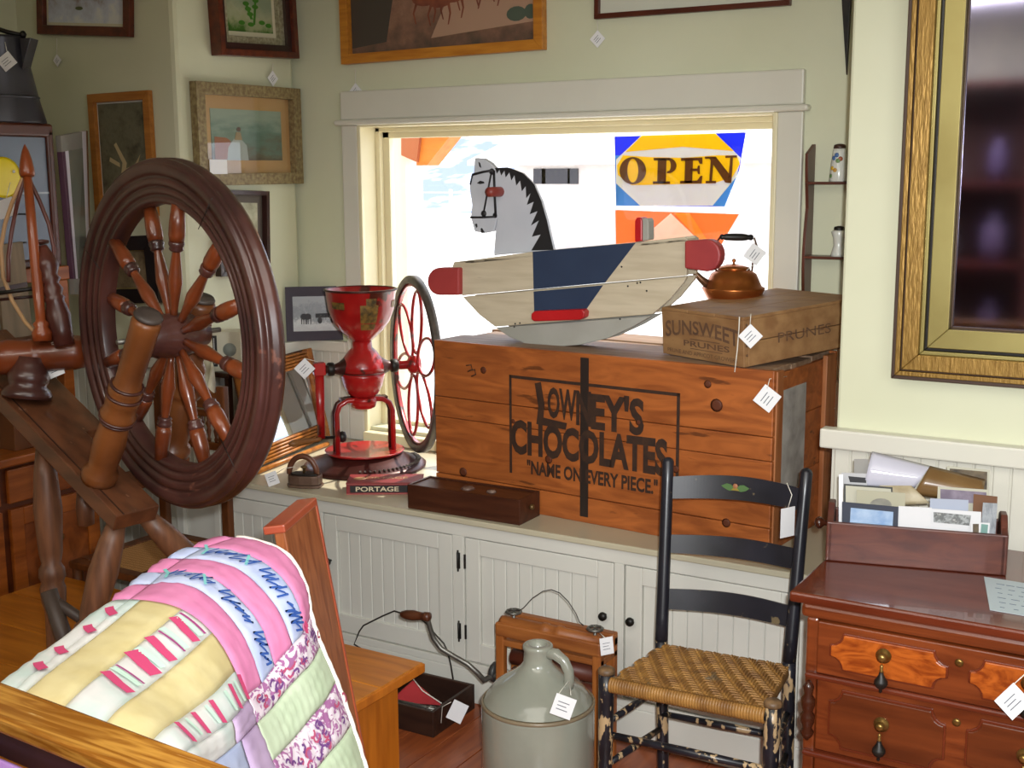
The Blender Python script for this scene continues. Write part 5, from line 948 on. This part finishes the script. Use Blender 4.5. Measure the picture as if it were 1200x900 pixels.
def turned(p0, p1, prof_, mt, nm, par=spw, seg=24): d = p1-p0; L_ = d.length; MB().lathe([(r_, f*L_) for r_, f in prof_], p0, d, seg).build(nm, mt, par)
pf = [(.046, 0), (.048, .03), (.046, .06), (.036, .08), (.040, .15), (.043, .24), (.038, .36), (.034, .385), (.045, .40), (.047, .43), (.041, .45), (.043, .50), (.047, .535), (.042, .55), (.045, .575), (.040, .60), (.034, .615), (.035, .75), (.037, .93), (.038, .97), (.034, .99), (.02, 1.0)]
b0 = TH @ Vector((-.005, .112, hT)); t0 = H+eu*-.045+ev*.118+en*.085
turned(b0, t0, [(r_*.86, f) for r_, f in pf], pw_, 'wheel_post')
for f_, r_ in ((.385, .0375), (.405, .041), (.545, .041), (.600, .0365)):
    for b__, t__ in ((b0, t0), ) : p_ = b__.lerp(t__, f_); MB().ring([(r_-.004, -.003), (r_+.001, -.002), (r_+.001, .002), (r_-.004, .003)], p_, t__-b__, 28).build('post_ring', dw_, spw)
MB().lathe([(.030, 0), (.032, .004), (.028, .010), (.010, .011)], t0, t0-b0, 20).build('post_top', M('worn_grey_top', '4e443e', '3a322e', sc=20, ro=.5), spw)
b1 = TH @ Vector((-.02, -.115, hT-.02)); t1 = H+eu*.075+ev*-.125+en*.05
b1 = TH @ Vector((.03, -.115, hT)); t1 = onpl(237, 352, H-ev*.115, ev)
turned(b1, t1, [(r_*.90, f) for r_, f in pf], pw_, 'wheel_post')
MB().lathe([(.028, 0), (.030, .004), (.026, .010), (.010, .011)], t1, t1-b1, 20).build('post_top', M('worn_grey_top', ''), spw)
MB(TH).box((.19-.19, -.15, hT-.065), (.05, .12, hT-.042)).build('cross_rail', tw_, spw, .003)
MB(TH).box((.0, -.15, hT-.065), (.06, -.075, hT)).build('post_block', tw_, spw, .003)
MB(TH).tube([(0, .09, 0), (0, .145, .0)], .006, 8).build('axle', stl, spw); MB(TH).tube([(0, -.085, 0), (0.0, -.13, .0)], .006, 8).build('axle', stl, spw)
# legs and treadle
def wleg(p0, p1, nm='leg', s=1): turned(p0, p1, [(.020*s, 0), (.030*s, .10), (.036*s, .22), (.030*s, .38), (.024*s, .42), (.033*s, .44), (.034*s, .47), (.028*s, .49), (.033*s, .51), (.031*s, .56), (.024*s, .60), (.026*s, .75), (.020*s, .97), (.016*s, 1)], lw_, nm, seg=18)
gZ = lambda px, py: at(px, py, 'z', .402)
LA0 = TH @ Vector((.30, .09, hT-.04)); LA1 = gZ(120, 872); 
la = onpl(52, 535, LA0, FW)
wleg(la+zv*.02, Vector((onpl(62, 700, la, FW).x, onpl(62, 700, la, FW).y, .408)), s=.95)
LB0 = TH @ Vector((-.10, .11, hT-.04)); p_ = onpl(100, 748, LB0, FW); d_ = (p_-LB0); t_ = (.402-LB0.z)/d_.z; wleg(LB0, LB0+d_*(t_*.99), s=.95)
LC0 = TH @ Vector((-.11, .05, hT-.04)); p_ = onpl(268, 655, LC0-FW*-.10, FW); q2 = onpl(226, 592, LC0, FW); d_ = p_-q2; t_ = (.402-q2.z)/d_.z; e_ = q2+d_*t_
wleg(LC0, Vector((min(e_.x, -.36), e_.y, .408)), s=.95)
a_ = onpl(57, 692, la-FW*.05, FW); b_ = onpl(92, 800, la-FW*.05, FW); MB().tube([a_, b_], [.020, .022], 8).build('treadle_bar', M('grey_worn_wood', '4e4038', '3a302a', sc=10, ro=.5), spw)
MB().tube([onpl(58, 700, la-FW*.05, FW), onpl(135, 752, la-FW*.02, FW)], .014, 8).build('stretcher', M('grey_worn_wood', ''), spw)
MB().lathe([(.004, 0), (.020, .006), (.022, .05), (.017, .09)], onpl(101, 617, la+FW*.05, FW), zv, 14).build('table_screw_handle', lw_, spw)
# mother-of-all, maidens and distaff
WM = (TH @ Vector((.35, .10, hT))-CAM).dot(FW)
g = lambda px, py, d=0: dep(px, py, WM+d)
turned(TH @ Vector((.345, .095, hT)), g(36, 418), [(.058, 0), (.060, .10), (.054, .22), (.044, .30), (.048, .42), (.050, .55), (.042, .68), (.036, .8), (.03, 1)], dw_, 'bar_socket')
MB().lathe([(.026, 0), (.038, .01), (.045, .05), (.040, .100), (.042, .104), (.042, .112), (.038, .118), (.043, .13), (.044, .20), (.040, .225), (.016, .23)], g(-14, 421, -.0), g(96, 412, .05)-g(-14, 421, -.0), 24).build('mother_of_all', M('mother_wood', '7a3a1c', '5a2a16', sc=6, ro=.32, coat=.3), spw)
turned(g(76, 405), g(50, 288), [(.024, 0), (.026, .15), (.030, .30), (.022, .44), (.026, .47), (.020, .50), (.026, .56), (.018, .62), (.026, .66), (.019, .70), (.028, .78), (.026, .85), (.014, .96), (.010, 1)], M('maiden_wood', '5e3026', '42221c', sc=6, ro=.3), 'maiden')
MB().lathe([(.004, 0), (.020, .003), (.021, .008), (.008, .012)], g(48, 287), g(50, 280)-g(52, 290), 18).build('maiden_cap', dw_, spw)
turned(g(50, 400, -.02), g(31, 196, -.02), [(.022, 0), (.024, .05), (.016, .08), (.020, .10), (.012, .12), (.0135, .3), (.012, .6), (.010, 1)], M('distaff_wood', '9a4a20', '7a3616', sc=6, ro=.3, coat=.3), 'distaff_rod')
turned(g(32, 207, -.02), g(29, 169, -.02), [(.016, 0), (.018, .08), (.018, .2), (.014, .5), (.008, .8), (.001, 1)], M('distaff_wood', ''), 'distaff_finial')
for pl, col in (([(33, 208), (46, 235), (57, 262), (63, 290), (64, 318), (56, 360), (52, 392)], 'r'), ([(27, 208), (14, 238), (6, 262), (1, 290), (4, 325), (14, 352), (30, 378), (44, 392)], 't'), ([(29, 208), (20, 240), (14, 270), (10, 300), (10, 330)], 'r')):
    MB().tube([g(x, y, -.02+(.03 if i not in (0, len(pl)-1) else 0)) for i, (x, y) in enumerate(pl)], .0052, 7).build('distaff_rib', M('rib_red', '5a2a22', ro=.35) if col == 'r' else M('rib_tan', 'b08a60', ro=.5), spw)
MB().tube([g(-20, 346), g(48, 337)], .005, 8).build('spindle', black, spw); MB().tube([g(-20, 353, .05), g(44, 347, .05)], .004, 8).build('flyer_rod', dw_, spw)
MB().tube([g(60, 402), g(75, 397), g(85, 399), g(78, 403), g(60, 404)], .0016, 5).build('cord', string_m, spw)
tp = g(64, 432, .03); pricetag(tp, .040, 'white price tag hanging under the bar of the spinning wheel', cords=[[tp+UP*.02, tp+UP*.045]], rot=.4)
# ---------------------------------------------------------------- leaning board, quilt, front rail
sT = dep(370, 590, 2.45); n1 = Vector((.925, .38, 0)).normalized(); h1 = Vector((.38, -.925, 0)).normalized()
best = min((abs(pr(sT-zv*.5+n1*k_*.01)[0]-421), k_) for k_ in range(0, 40)); kk_ = best[1]*.01/.5
dn = (-zv+n1*kk_).normalized(); thk = dn.cross(h1).normalized()
if thk.dot(n1) > 0: thk = -thk
Ld = sT.z/(-dn.z)-.002; TSL = frameT(sT, h1, dn, thk)
slb = M('slab_wood', '9c5c34', '7a4020', sc=5, st=Z, ro=.4, dist=1, wear=('b56a34', .70), wsc=5); 
so = thing('leaning_board', 'red-brown wooden board leaning at a slant, the quilt thrown over its top', 'board', sT+dn*Ld)
box('panel', (0, 0, 0), (.19, Ld, .022), slb, so, .003, TSL); box('top_batten', (-.004, -.012, -.003), (.194, .004, .040), M('batten_red', 'a85032', '8e3e26', sc=4, ro=.35), so, .003, TSL); box('edge_strip', (-.006, 0, -.002), (.004, Ld, .026), M('batten_red', ''), so, .002, TSL)
# quilt: rows from far hem to near end, columns from the fold down
S_ = [[(276, 631), (330, 648), (354, 684), (362, 722), (374, 758), (392, 800), (410, 850), (427, 905), (437, 960)],
      [(240, 643), (302, 657), (340, 692), (355, 741), (364, 777), (380, 822), (398, 868), (414, 920), (424, 975)],
      [(215, 656), (276, 667), (320, 708), (342, 756), (350, 792), (366, 838), (384, 884), (400, 935), (410, 990)],
      [(192, 672), (248, 679), (298, 724), (321, 780), (332, 812), (350, 858), (368, 904), (386, 952), (396, 1005)],
      [(176, 686), (230, 691), (279, 738), (306, 801), (316, 832), (334, 876), (352, 922), (370, 968), (380, 1020)],
      [(152, 704), (210, 714), (254, 750), (288, 816), (300, 848), (318, 892), (336, 938), (354, 984), (364, 1036)],
      [(112, 738), (172, 746), (221, 780), (268, 840), (276, 872), (290, 918), (306, 962), (322, 1006), (332, 1050)],
      [(70, 770), (130, 780), (182, 812), (238, 862), (246, 896), (260, 942), (274, 986), (288, 1030), (298, 1070)],
      [(28, 803), (88, 814), (143, 842), (208, 884), (214, 920), (226, 966), (238, 1008), (250, 1050), (258, 1090)],
      [(-25, 850), (38, 868), (98, 900), (165, 945), (172, 980), (184, 1020), (196, 1060), (206, 1100), (214, 1140)]]
sv = [0, .10, .18, .26, .34, .44, .62, .80, 1.0, 1.15]
def qdepth(i, j):   # metres in front of the camera
    return 2.27-.58*sv[i]-.05*math.sin(min(1, j/3)*PI/2)-.010*j
GR = [[dep(x, y, qdepth(i, j)) for j, (x, y) in enumerate(r_)] for i, r_ in enumerate(S_)]
for r_ in GR:     # carry the quilt on over the fold and down the far side
    t_ = (r_[0]-r_[1]); r_.insert(0, r_[0]-n1*.05-zv*.02); r_.insert(0, r_[0]-n1*.07-zv*.12)
def cr(p0, p1, p2, p3, t): return .5*((2*p1)+(p2-p0)*t+(2*p0-5*p1+4*p2-p3)*t*t+(3*p1-p0-3*p2+p3)*t**3)
def sm1(P_, f):
    i = min(int(f), len(P_)-2); return cr(P_[max(i-1, 0)], P_[i], P_[i+1], P_[min(i+2, len(P_)-1)], f-i)
def quilt_pt(si, tj): return sm1([sm1(r_, tj+2) for r_ in GR], si)
def qpatch(nm, s0, s1, t0, t1, mt, puff=.006, dens=9, par=None, fx=None):
    ns, ntt = max(4, int((s1-s0)*dens)), max(4, int((t1-t0)*dens)); rows = []
    P_ = [[quilt_pt(s0+(s1-s0)*i/ns, t0+(t1-t0)*j/ntt) for j in range(ntt+1)] for i in range(ns+1)]
    for i in range(ns+1):
        rw = []
        for j in range(ntt+1):
            a_ = P_[min(i+1, ns)][j]-P_[max(i-1, 0)][j]; b_ = P_[i][min(j+1, ntt)]-P_[i][max(j-1, 0)]; nn_ = a_.cross(b_).normalized()
            if nn_.dot(CAM-P_[i][j]) < 0: nn_ = -nn_
            u_, v_ = i/ns, j/ntt; S2, T2 = s0+(s1-s0)*u_, t0+(t1-t0)*v_
            q_ = (math.sin(S2*8.5+1.5*math.sin(T2*3.1))*math.sin(T2*8.5+1.2*math.sin(S2*2.7)))
            rw.append(P_[i][j]+nn_*(puff*(min(1, 6*min(u_, 1-u_, v_, 1-v_)+.15))*(.75+.5*abs(q_))))
        rows.append(rw)
    return MB().grid(rows).build(nm, mt, par, solid=.003)
ql = thing('quilt', 'patchwork quilt in pink, yellow, lilac and green draped over the leaning board', 'quilt', quilt_pt(3, 4))
pink = M('quilt_pink', 'cf7ea6', 'c8749e', sc=20, ro=.85, bump=.3); yel = M('quilt_yellow', 'd8ca98', 'd0c08a', sc=18, ro=.85, bump=.3); blu = M('quilt_blue', 'a2aed0', 'b6bed8', sc=14, ro=.85); grn = M('quilt_green', 'bccaae', 'b0c0a2', sc=16, ro=.85, bump=.3); pai = M('quilt_paisley', 'd6cad2', '9a6090', sc=38, ro=.85, lo=.50, hi=.56, dist=2.5); wtm = M('quilt_mint_white', 'd8d8d6', 'b8d0ca', sc=9, ro=.85, lo=.45, hi=.7); lil = M('quilt_lilac', 'b8a0c0', 'ae96b8', sc=16, ro=.85); bind = M('quilt_binding', 'ece6dc', ro=.85)
for a_, b_, mt in ((0, 1, pink), (1, 2, blu), (2, 3, pink), (3, 4, blu), (4, 5, pink)): qpatch('patch', a_, b_, -.0 if 1 else 0, 3, mt, par=ql)
for a_, b_, mt in ((0, 1, pink), (1, 2, blu), (2, 3, pink), (3, 4, blu), (4, 5, pink), (5, 9, wtm)): qpatch('patch', a_, b_, -2, 0, mt, par=ql, dens=5)
for a_, b_, mt in ((0, .25, wtm), (.25, 1.05, yel), (1.05, 1.85, wtm), (1.85, 2.55, yel), (2.55, 3.1, wtm)): qpatch('patch', 5, 9, a_, b_, mt, par=ql)
for s0, s1, tt in ((0, 5, 0),):
    for a_, b_, mt in ((3, 4, pai), (4, 5, grn), (5, 6, pai), (6, 7, grn), (7, 8, pai)): qpatch('patch', s0, s1, a_, b_, mt, par=ql)
qpatch('patch', 5, 6, 3.1, 4, lil, par=ql); qpatch('patch', 6, 9, 3.1, 4, wtm, par=ql); qpatch('patch', 5, 5.8, 4, 5.5, lil, par=ql); qpatch('patch', 5.8, 9, 4, 5.5, blu, par=ql)
hot = M('quilt_hot_pink', 'cc4474', ro=.85); bln = M('quilt_blue_line', '2a4f9a', ro=.85); mag = M('quilt_magenta', 'a0387c', ro=.85); tea = M('quilt_teal', '7cc0c0', ro=.85)
def qline(P_, wd, mt, nm='printed_stripe', lift=.0105, n=10):
    rows = [[], []]
    for i in range(n+1):
        f = i/n*(len(P_)-1); k_ = min(int(f), len(P_)-2); u_ = f-k_; s_ = P_[k_][0]*(1-u_)+P_[k_+1][0]*u_; t_ = P_[k_][1]*(1-u_)+P_[k_+1][1]*u_
        p_ = quilt_pt(s_, t_); a_ = quilt_pt(s_+.02, t_)-p_; b_ = quilt_pt(s_, t_+.02)-p_; nn_ = a_.cross(b_).normalized(); nn_ = nn_ if nn_.dot(CAM-p_) > 0 else -nn_
        ds_, dt_ = P_[k_+1][0]-P_[k_][0], P_[k_+1][1]-P_[k_][1]; side = (a_/.02*ds_+b_/.02*dt_).cross(nn_).normalized()*wd/2
        rows[0].append(p_+nn_*lift-side); rows[1].append(p_+nn_*lift+side)
    return MB().grid(rows).build(nm, mt, ql)
for s_ in (5.55, 6.25, 6.75, 7.5): qline([(s_-.12, 1.12), (s_, 1.5), (s_+.04, 1.8)], .017 if s_ != 6.75 else .024, hot)
for s_ in (5.2, 5.65, 6.4, 7.0, 7.6): qline([(s_-.05, 2.6), (s_, 2.85), (s_+.02, 3.05)], .013, hot)
for s_ in (5.5, 6.1, 6.9, 7.5): qline([(s_-.05, -.15), (s_+.1, .05), (s_+.2, .2)], .014, hot)
for s_, w2_ in ((5.9, .004), (7.1, .004), (5.25, .005)): qline([(s_, 1.15), (s_+.05, 1.8)], w2_, mag)
for s_ in (5.35, 5.8, 6.5, 7.2): qline([(s_, 1.15), (s_+.06, 1.78)], .012, M('quilt_mint', 'c6e4d4', ro=.85)); qline([(s_+.05, 2.62), (s_+.06, 3.0)], .010, M('quilt_mint', ''))
random.seed(11)
for s0 in (1, 3):     # zigzag leaf drawings on the two blue arcs
    for t_a in ((.35, 1.2), (1.35, 2.05), (2.2, 2.85)):
        n = 11; P_ = [(s0+.5+(random.uniform(.12, .40) if k_ % 2 else random.uniform(-.36, -.05)), t_a[0]+(t_a[1]-t_a[0])*k_/n+(-.09 if k_ % 2 else .07)+random.uniform(-.03, .03)) for k_ in range(n+1)]
        qline(P_, .0042, bln, 'printed_leaf', n=n*3)
    qline([(s0+.1, .1), (s0+.5, .3), (s0+.9, .35)], .006, tea, 'printed_leaf'); qline([(s0+.2, .9), (s0+.8, 1.1)], .005, tea, 'printed_leaf')
qline([(.95, 2.8), (1.2, 2.9), (1.0, 3.0)], .012, hot)
pz = M('paisley_dark', '6a3c7c', ro=.85); pz2 = M('paisley_red', 'b04a6c', ro=.85)
for (t0, t1) in ((3.08, 3.92), (5.08, 5.92), (7.1, 7.9)):
    for k_ in range(26):
        s_, t_ = random.uniform(.1, 4.9), random.uniform(t0+.12, t1-.12); r_ = random.uniform(.07, .13); a0_ = random.uniform(0, 6)
        qline([(s_+r_*1.6*math.cos(a0_+q_*.9), t_+r_*.9*math.sin(a0_+q_*.9)) for q_ in range(5)], .0042, random.choice((pz, pz2, pz)), 'printed_curl', n=10)
hem = [quilt_pt(-.0, t_/6) for t_ in range(0, 49)]; hn = (GR[0][3]-GR[1][3]).normalized()
MB().tube([p_+hn*(.004+.0025*abs(math.sin(i*1.1))) for i, p_ in enumerate(hem)], .0055, 7).build('binding', bind, ql)
# front rail with a second quilt hanging from it
ra, rb = at(0, 797, 'z', 1.10), at(265, 895, 'z', 1.10); rf = at(0, 842, 'z', 1.10); rd = (rb-ra).normalized(); rn = Vector((-rd.y, rd.x, 0)); wd = abs((rf-ra).dot(rn))
TR_ = frameT(ra-rd*.5, rd, rn, zv); rwd = M('oak_rail', 'c08a3a', '8a5418', sc=9, st=(.6, 7, 7), ro=.25, coat=.5, dist=1, lo=.38, hi=.58, wear=('e0c080', .70), wsc=11)
rk = thing('quilt_rack', 'worn honey oak rack rail crossing the lower left foreground', 'rack', (ra.x+.1, ra.y, 0))
box('top_rail', (0, -wd, -.022), (1.5, 0, 0), rwd, rk, .006, TR_, seg=3); box('under_rail', (0, -wd+.010, -.060), (1.5, -.010, -.022), M('dark_rail', '3c2014', '2a160e', sc=6, ro=.4), rk, .003, TR_)
for x_ in (.0, 1.44): box('post', (x_, -wd+.005, -1.10), (x_+.05, -.005, -.022), M('dark_rail', ''), rk, .004, TR_)
box('low_rail', (.05, -wd+.02, -.98), (1.44, -.02, -.93), M('dark_rail', ''), rk, .003, TR_)
q2 = thing('quilt', 'lilac quilt with leaf print hanging from the oak rack rail at the lower left corner', 'quilt', TR_ @ Vector((.5, -wd, -.4)))
rows = [[TR_ @ Vector((.2+.55*j/24, -wd-.006-.010*math.sin(j*.9)*min(1, i/4), -.050-.05*i)) for j in range(25)] for i in range(13)]
MB().grid(rows).build('cloth', M('quilt_purple', 'a878c8', 'b48cd0', sc=10, ro=.85), q2, solid=.006)
rows = [[TR_ @ Vector((.2+.55*j/24, -wd+.008, -.052-.03*i)) for j in range(25)] for i in range(3)]
for c_, mt in (((.50, -.078), 'b5a98a'), ((.535, -.092), '3a8a70'), ((.57, -.102), 'b0385a'), ((.47, -.100), 'b5a98a')): MB(TR_).prism([(c_[0]+.022*math.cos(q_*PI/6), -wd-.020, c_[1]+.010*math.sin(q_*PI/6)) for q_ in range(12)], (0, -.001, 0)).build('printed_leaf', M('leaf_'+mt, mt, ro=.85), q2)
# ---------------------------------------------------------------- oak cabinet with glazed top at the far left
oak = M('oak_cabinet', 'a85c22', '84420f', sc=4, st=Y, ro=.35); oakd = M('oak_cabinet_dark', '6a3214', '50240c', sc=4, st=Y, ro=.4); oakz = M('oak_panel', '9a5222', '743a14', sc=9, ro=.35, dist=2)
XF = -1.85; yR_ = at(125, 600, 'x', XF).y; yR_ = min(yR_, -.99); zt = at(30, 531, 'x', XF).z
oc = thing('oak_cabinet', 'orange oak cabinet with panelled base and dark framed glass door, far left', 'cabinet', (-2.1, -1.5, 0))
box('base_top', (-2.45, -2.4, zt-.03), (XF+.02, yR_, zt), oak, oc, .006); box('base_body', (-2.43, -2.38, 0), (XF-.02, yR_-.02, zt-.03), oakd, oc)
for i, (a_, b_) in enumerate(((yR_-.39, yR_-.03), (yR_-.78, yR_-.42), (yR_-1.17, yR_-.81))):
    b2 = min(b_, yR_-.03); box('drawer', (XF-.02, a_, zt-.16), (XF-.004, b2, zt-.045), oak, oc, .004)
    d_ = MB(); d_.box((XF-.02, a_, .05), (XF-.002, a_+.05, zt-.18)).box((XF-.02, b2-.05, .05), (XF-.002, b2, zt-.18)).box((XF-.02, a_+.05, .05), (XF-.002, b2-.05, .11)).box((XF-.02, a_+.05, zt-.24), (XF-.002, b2-.05, zt-.18))
    d2 = d_.build('door', oak, oc, .003); box('door_panel', (XF-.02, a_+.05, .11), (XF-.008, b2-.05, zt-.24), oakz, d2, .003)
    kp = at(66, 628, 'x', XF+.0) if i == 0 else Vector((XF, a_+.04, .55)); kp.x = XF-.002
    MB().lathe([(.006, 0), (.006, .008), (.015, .014), (.016, .024), (.008, .030), (.001, .031)], kp, (1, 0, 0), 14).build('knob', brs, d2)
XG = -2.10; yG1 = at(66, 200, 'x', XG).y; yG0 = -1.75; zG1 = at(30, 144, 'x', XG).z; zG0 = at(50, 310, 'x', XG).z
fr_ = M('glass_frame_wood', '5c2814', '44200f', sc=5, ro=.3)
for (y0, y1, z0, z1) in ((yG0, yG1, zG1-.048, zG1), (yG1-.030, yG1, zG0, zG1-.02), (yG0, yG0+.03, zG0, zG1-.02), (yG0, yG1, zG0-.012, zG0+.02)): box('glass_frame', (XG-.02, y0, z0), (XG, y1, z1), fr_, oc, .010, seg=4)
box('upper_carcass', (XG-.30, yG0+.01, zG0), (XG-.035, yG1-.006, zG1-.006), fr_, oc)
gq = box('glass_pane', (XG-.030, yG0+.03, zG0+.02), (XG-.012, yG1-.03, zG1-.048), M('blue_grey_glass', '66748a', '7c8896', sc=1.2, ro=.3), oc)
box('lower_rail', (XG-.04, yG0, zG0-.060), (XG+.01, yG1+.02, zG0-.010), oak, oc, .004)
for y_ in (yG0, yG1-.03): box('upright', (XG-.04, y_, zt), (XG+.005, y_+.045, zG0-.060), oak, oc, .004)
box('back_panel', (XG-.30, yG0, zt), (XG-.28, yG1, zG0), M('grey_back', '8a8a80', ro=.7), oc)
cap = M('glass_bead', 'a8b4c0', ro=.3); zz1 = at(45, 226, 'x', XG).z; box('glazing_line', (XG-.013, yG0+.03, zz1-.004), (XG-.009, yG1-.03, zz1+.003), cap, oc)
for (a_, b_) in (((0, 251), (30, 251)), ((22, 285), (30, 284))): MB().tube([at(*a_, 'x', XG-.005), at(*b_, 'x', XG-.005)], .003, 5).build('reflected_line', black, oc)  # reflections of dark objects, drawn as black lines on the glass
# open glazed door, yellow plate, board, scuttle
dq = [at(71, 159, 'x', XG+.0), at(103, 153, 'y', -.80), at(108, 345, 'y', -.80), at(88, 345, 'x', XG+.0)]
od = thing('glazed_door', 'pale framed glass door standing open beside the oak cabinet', 'door', (dq[2]+dq[3])/2)
def quadbar(u0, u1, v0, v1, nm, mt, th=.02):
    f = lambda u_, v_: (dq[0].lerp(dq[1], u_)).lerp(dq[3].lerp(dq[2], u_), v_); n__ = (dq[1]-dq[0]).cross(dq[3]-dq[0]).normalized()*th
    MB().prism([f(u0, v0), f(u1, v0), f(u1, v1), f(u0, v1)], n__).build(nm, mt, od, .001)
gy = M('door_grey_paint', '8e8c86', ro=.5); quadbar(0, .78, 0, .10, 'rail', gy); quadbar(0, .78, .9, 1, 'rail', gy); quadbar(.0, .12, .1, .9, 'stile', M('plum_edge', '5a3a50', ro=.5)); quadbar(.12, .24, .1, .9, 'glazing_bead', M('bright_bead', 'd8d4e2', ro=.3)); quadbar(.78, .93, 0, 1, 'bright_stile', M('bright_bead', '')); quadbar(.93, 1, 0, 1, 'stile_edge', M('tan_edge', '7c5a3c', ro=.5)); quadbar(.24, .78, .1, .9, 'pane', M('dim_glass', '6f736c', '7c8078', sc=3, ro=.15, coat=.5), .008)
p_ = at(6, 208, 'x', XG+.012); t = thing('yellow_plate', 'bright yellow enamel disc with a white spot on the cabinet glass, far left', 'plate', p_)
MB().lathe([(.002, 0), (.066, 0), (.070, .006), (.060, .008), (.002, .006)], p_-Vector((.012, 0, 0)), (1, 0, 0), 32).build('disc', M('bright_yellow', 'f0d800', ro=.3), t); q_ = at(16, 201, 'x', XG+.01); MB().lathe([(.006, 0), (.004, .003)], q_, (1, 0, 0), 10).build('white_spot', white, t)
tp = at(7, 244, 'x', XG+.06); pricetag(tp, .062, 'large pale price tag hanging before the yellow disc on the cabinet', cords=[[tp+UP*.03, at(12, 214, 'x', XG+.02)]], rot=.35, mark=False)
p0, p1 = at(-6, 288, 'x', XG+.04), at(27, 283, 'x', XG+.04); q0, q1 = at(-6, 392, 'x', XG+.0), at(30, 384, 'x', XG+.0)
wb2 = thing('wash_board', 'grey-tan plain board leaning behind the distaff on the cabinet', 'board', (q0+q1)/2)
dz_ = q0.z-zt; q0b, q1b = Vector((XG+.06, q0.y, zt+.001)), Vector((XG+.06, q1.y, zt+.001)); MB().prism([p0, p1, q1b, q0b], (-.014, 0, 0)).build('plank', M('grey_tan_board', '8a7860', '76664e', sc=4, st=Z, ro=.6), wb2, .002); MB().prism([p0+Vector((.001, 0, -.14)), p1+Vector((.001, 0, -.14)), p1+Vector((.002, 0, -.155)), p0+Vector((.002, 0, -.155))], (.006, 0, 0)).build('cleat', M('dark_stand', ''), wb2)
bxg = at(25, 430, 'x', XF-.12); t = box('small_crate', (XF-.13, bxg.y-.10, zt), (XF-.05, bxg.y+.06, at(25, 395, 'x', XF-.12).z), M('lettered_brown_wood', '6e4222', '553018', sc=5, ro=.5), None, .003); tag(t, 'brown wooden block box on the oak cabinet below the grey-tan board', 'box')
sc0 = at(6, 140, 'x', XG-.12); sc0.z = zG1; cg = M('scuttle_grey', '4a4a52', '3a3a42', sc=5, ro=.35, me=.4)
st = thing('coal_scuttle', 'dark grey tin coal scuttle with bail handle on top of the oak cabinet', 'scuttle', sc0); kS = (sc0-CAM).dot(FW)/F
MB().lathe([(.002, 0), (46*kS, 0), (46*kS, .006), (39*kS, 30*kS), (26*kS, 96*kS), (27*kS, 99*kS), (22*kS, 97*kS)], sc0, zv, 36, cap=False).build('body', cg, st)
MB().ring([(39*kS, 28*kS), (40.5*kS, 30*kS), (38.5*kS, 32*kS)], sc0, zv, 36).build('seam', cg, st)
dR = RT.copy(); dR.z = 0; dR.normalize(); dF = Vector((-dR.y, dR.x, 0))
MB().prism([sc0+dR*30*kS+zv*60*kS+dF*12*kS, sc0+dR*27*kS+zv*96*kS+dF*14*kS, sc0+dR*42*kS+zv*96*kS+dF*10*kS, sc0+dR*31*kS+zv*62*kS+dF*6*kS], dF*(-24*kS)).build('spout', cg, st, .002)
MB().tube([sc0-dR*30*kS+zv*106*kS, sc0-dR*8*kS+zv*110*kS, sc0+dR*10*kS+zv*104*kS, sc0+dR*26*kS+zv*101*kS], [.004, .008, .008, .006], 8).build('bail', black, st)
MB().lathe([(.002, -.012), (.012, -.006), (.014, 0), (.012, .006), (.002, .012)], sc0+dR*28*kS+zv*101*kS, dR, 12).build('bail_knob', black, st)
p_ = sc0-FW*(44*kS); tp = dep(8, 72, (p_-CAM).dot(FW)-.0); pricetag(tp, 17*kS*1.0, 'white price tag with a tiny emblem hanging on the grey coal scuttle', cords=[[tp+UP*12*kS, dep(5, 45, (tp-CAM).dot(FW)+.03)]], rot=PI/4-.1)
# ---------------------------------------------------------------- the shop behind the camera (seen only in the mirrors)
bk_ = thing('tall_bookcase', 'tall red-brown shelving standing behind the photographer, seen in the mirror', 'bookcase', (-1.6, -5.8, 0))
rb_ = M('red_brown_shelf', '7a3a2e', '5a2820', sc=4, st=Z, ro=.4)
for x_ in (-3.6, -2.6, -1.6, -.6, .4): box('side', (x_, -5.98, 0), (x_+.05, -5.6, 2.3), rb_, bk_)
for z_ in (.1, .65, 1.15, 1.65, 2.26): box('shelf_board', (-3.55, -5.97, z_), (.45, -5.6, z_+.03), rb_, bk_)
box('back', (-3.6, -5.99, 0), (.45, -5.975, 2.3), M('dark_back', ''), bk_)

random.seed(5); cols = ['9aa0b8', 'b8b0a0', '6a7890', 'c8b050', 'a04038', '5a6a5a', 'c8c8d0', '7a6a8a']; k_ = 0
for z_ in (.68, 1.18, 1.68):
    for x_ in (-2.9, -2.2, -1.9, -1.2, -.8, -.35, -.1, .2):
        r_, hh = random.uniform(.05, .085), random.uniform(.15, .34); cl = cols[k_ % 8]; zn = {.68: 'second', 1.18: 'third', 1.68: 'upper'}[z_]
        o = MB().lathe([(.002, 0), (r_*.8, 0), (r_, hh*.3), (r_*.95, hh*.7), (r_*.5, hh*.85), (r_*.55, hh), (r_*.4, hh)], (x_, -5.78, z_+.001), zv, 20, cap=False).build('crock', M('crock_'+cl, cl, ro=.3))
        tag(o, ['slate blue', 'stone', 'grey blue', 'mustard', 'brick red', 'moss green', 'pale', 'mauve'][k_ % 8]+' crock on the '+zn+' bookcase shelf behind the camera', 'crock'); k_ += 1
for o in COL.objects:
    g_ = {'photo_x': ''}.get(o.name.split('.')[0]) or {'price tag': 'price tags hung on the shop goods', 'shaker': 'shakers on the wall shelf', 'crock': 'crocks on the bookcase behind the camera', 'picture': 'framed pictures on the walls'}.get(o.get('category'))
    if o.get('category') == 'photograph' and 'box' in o['label'] or o.get('category') == 'card': g_ = GP_
    if g_ and o.parent is None: o['group'] = g_
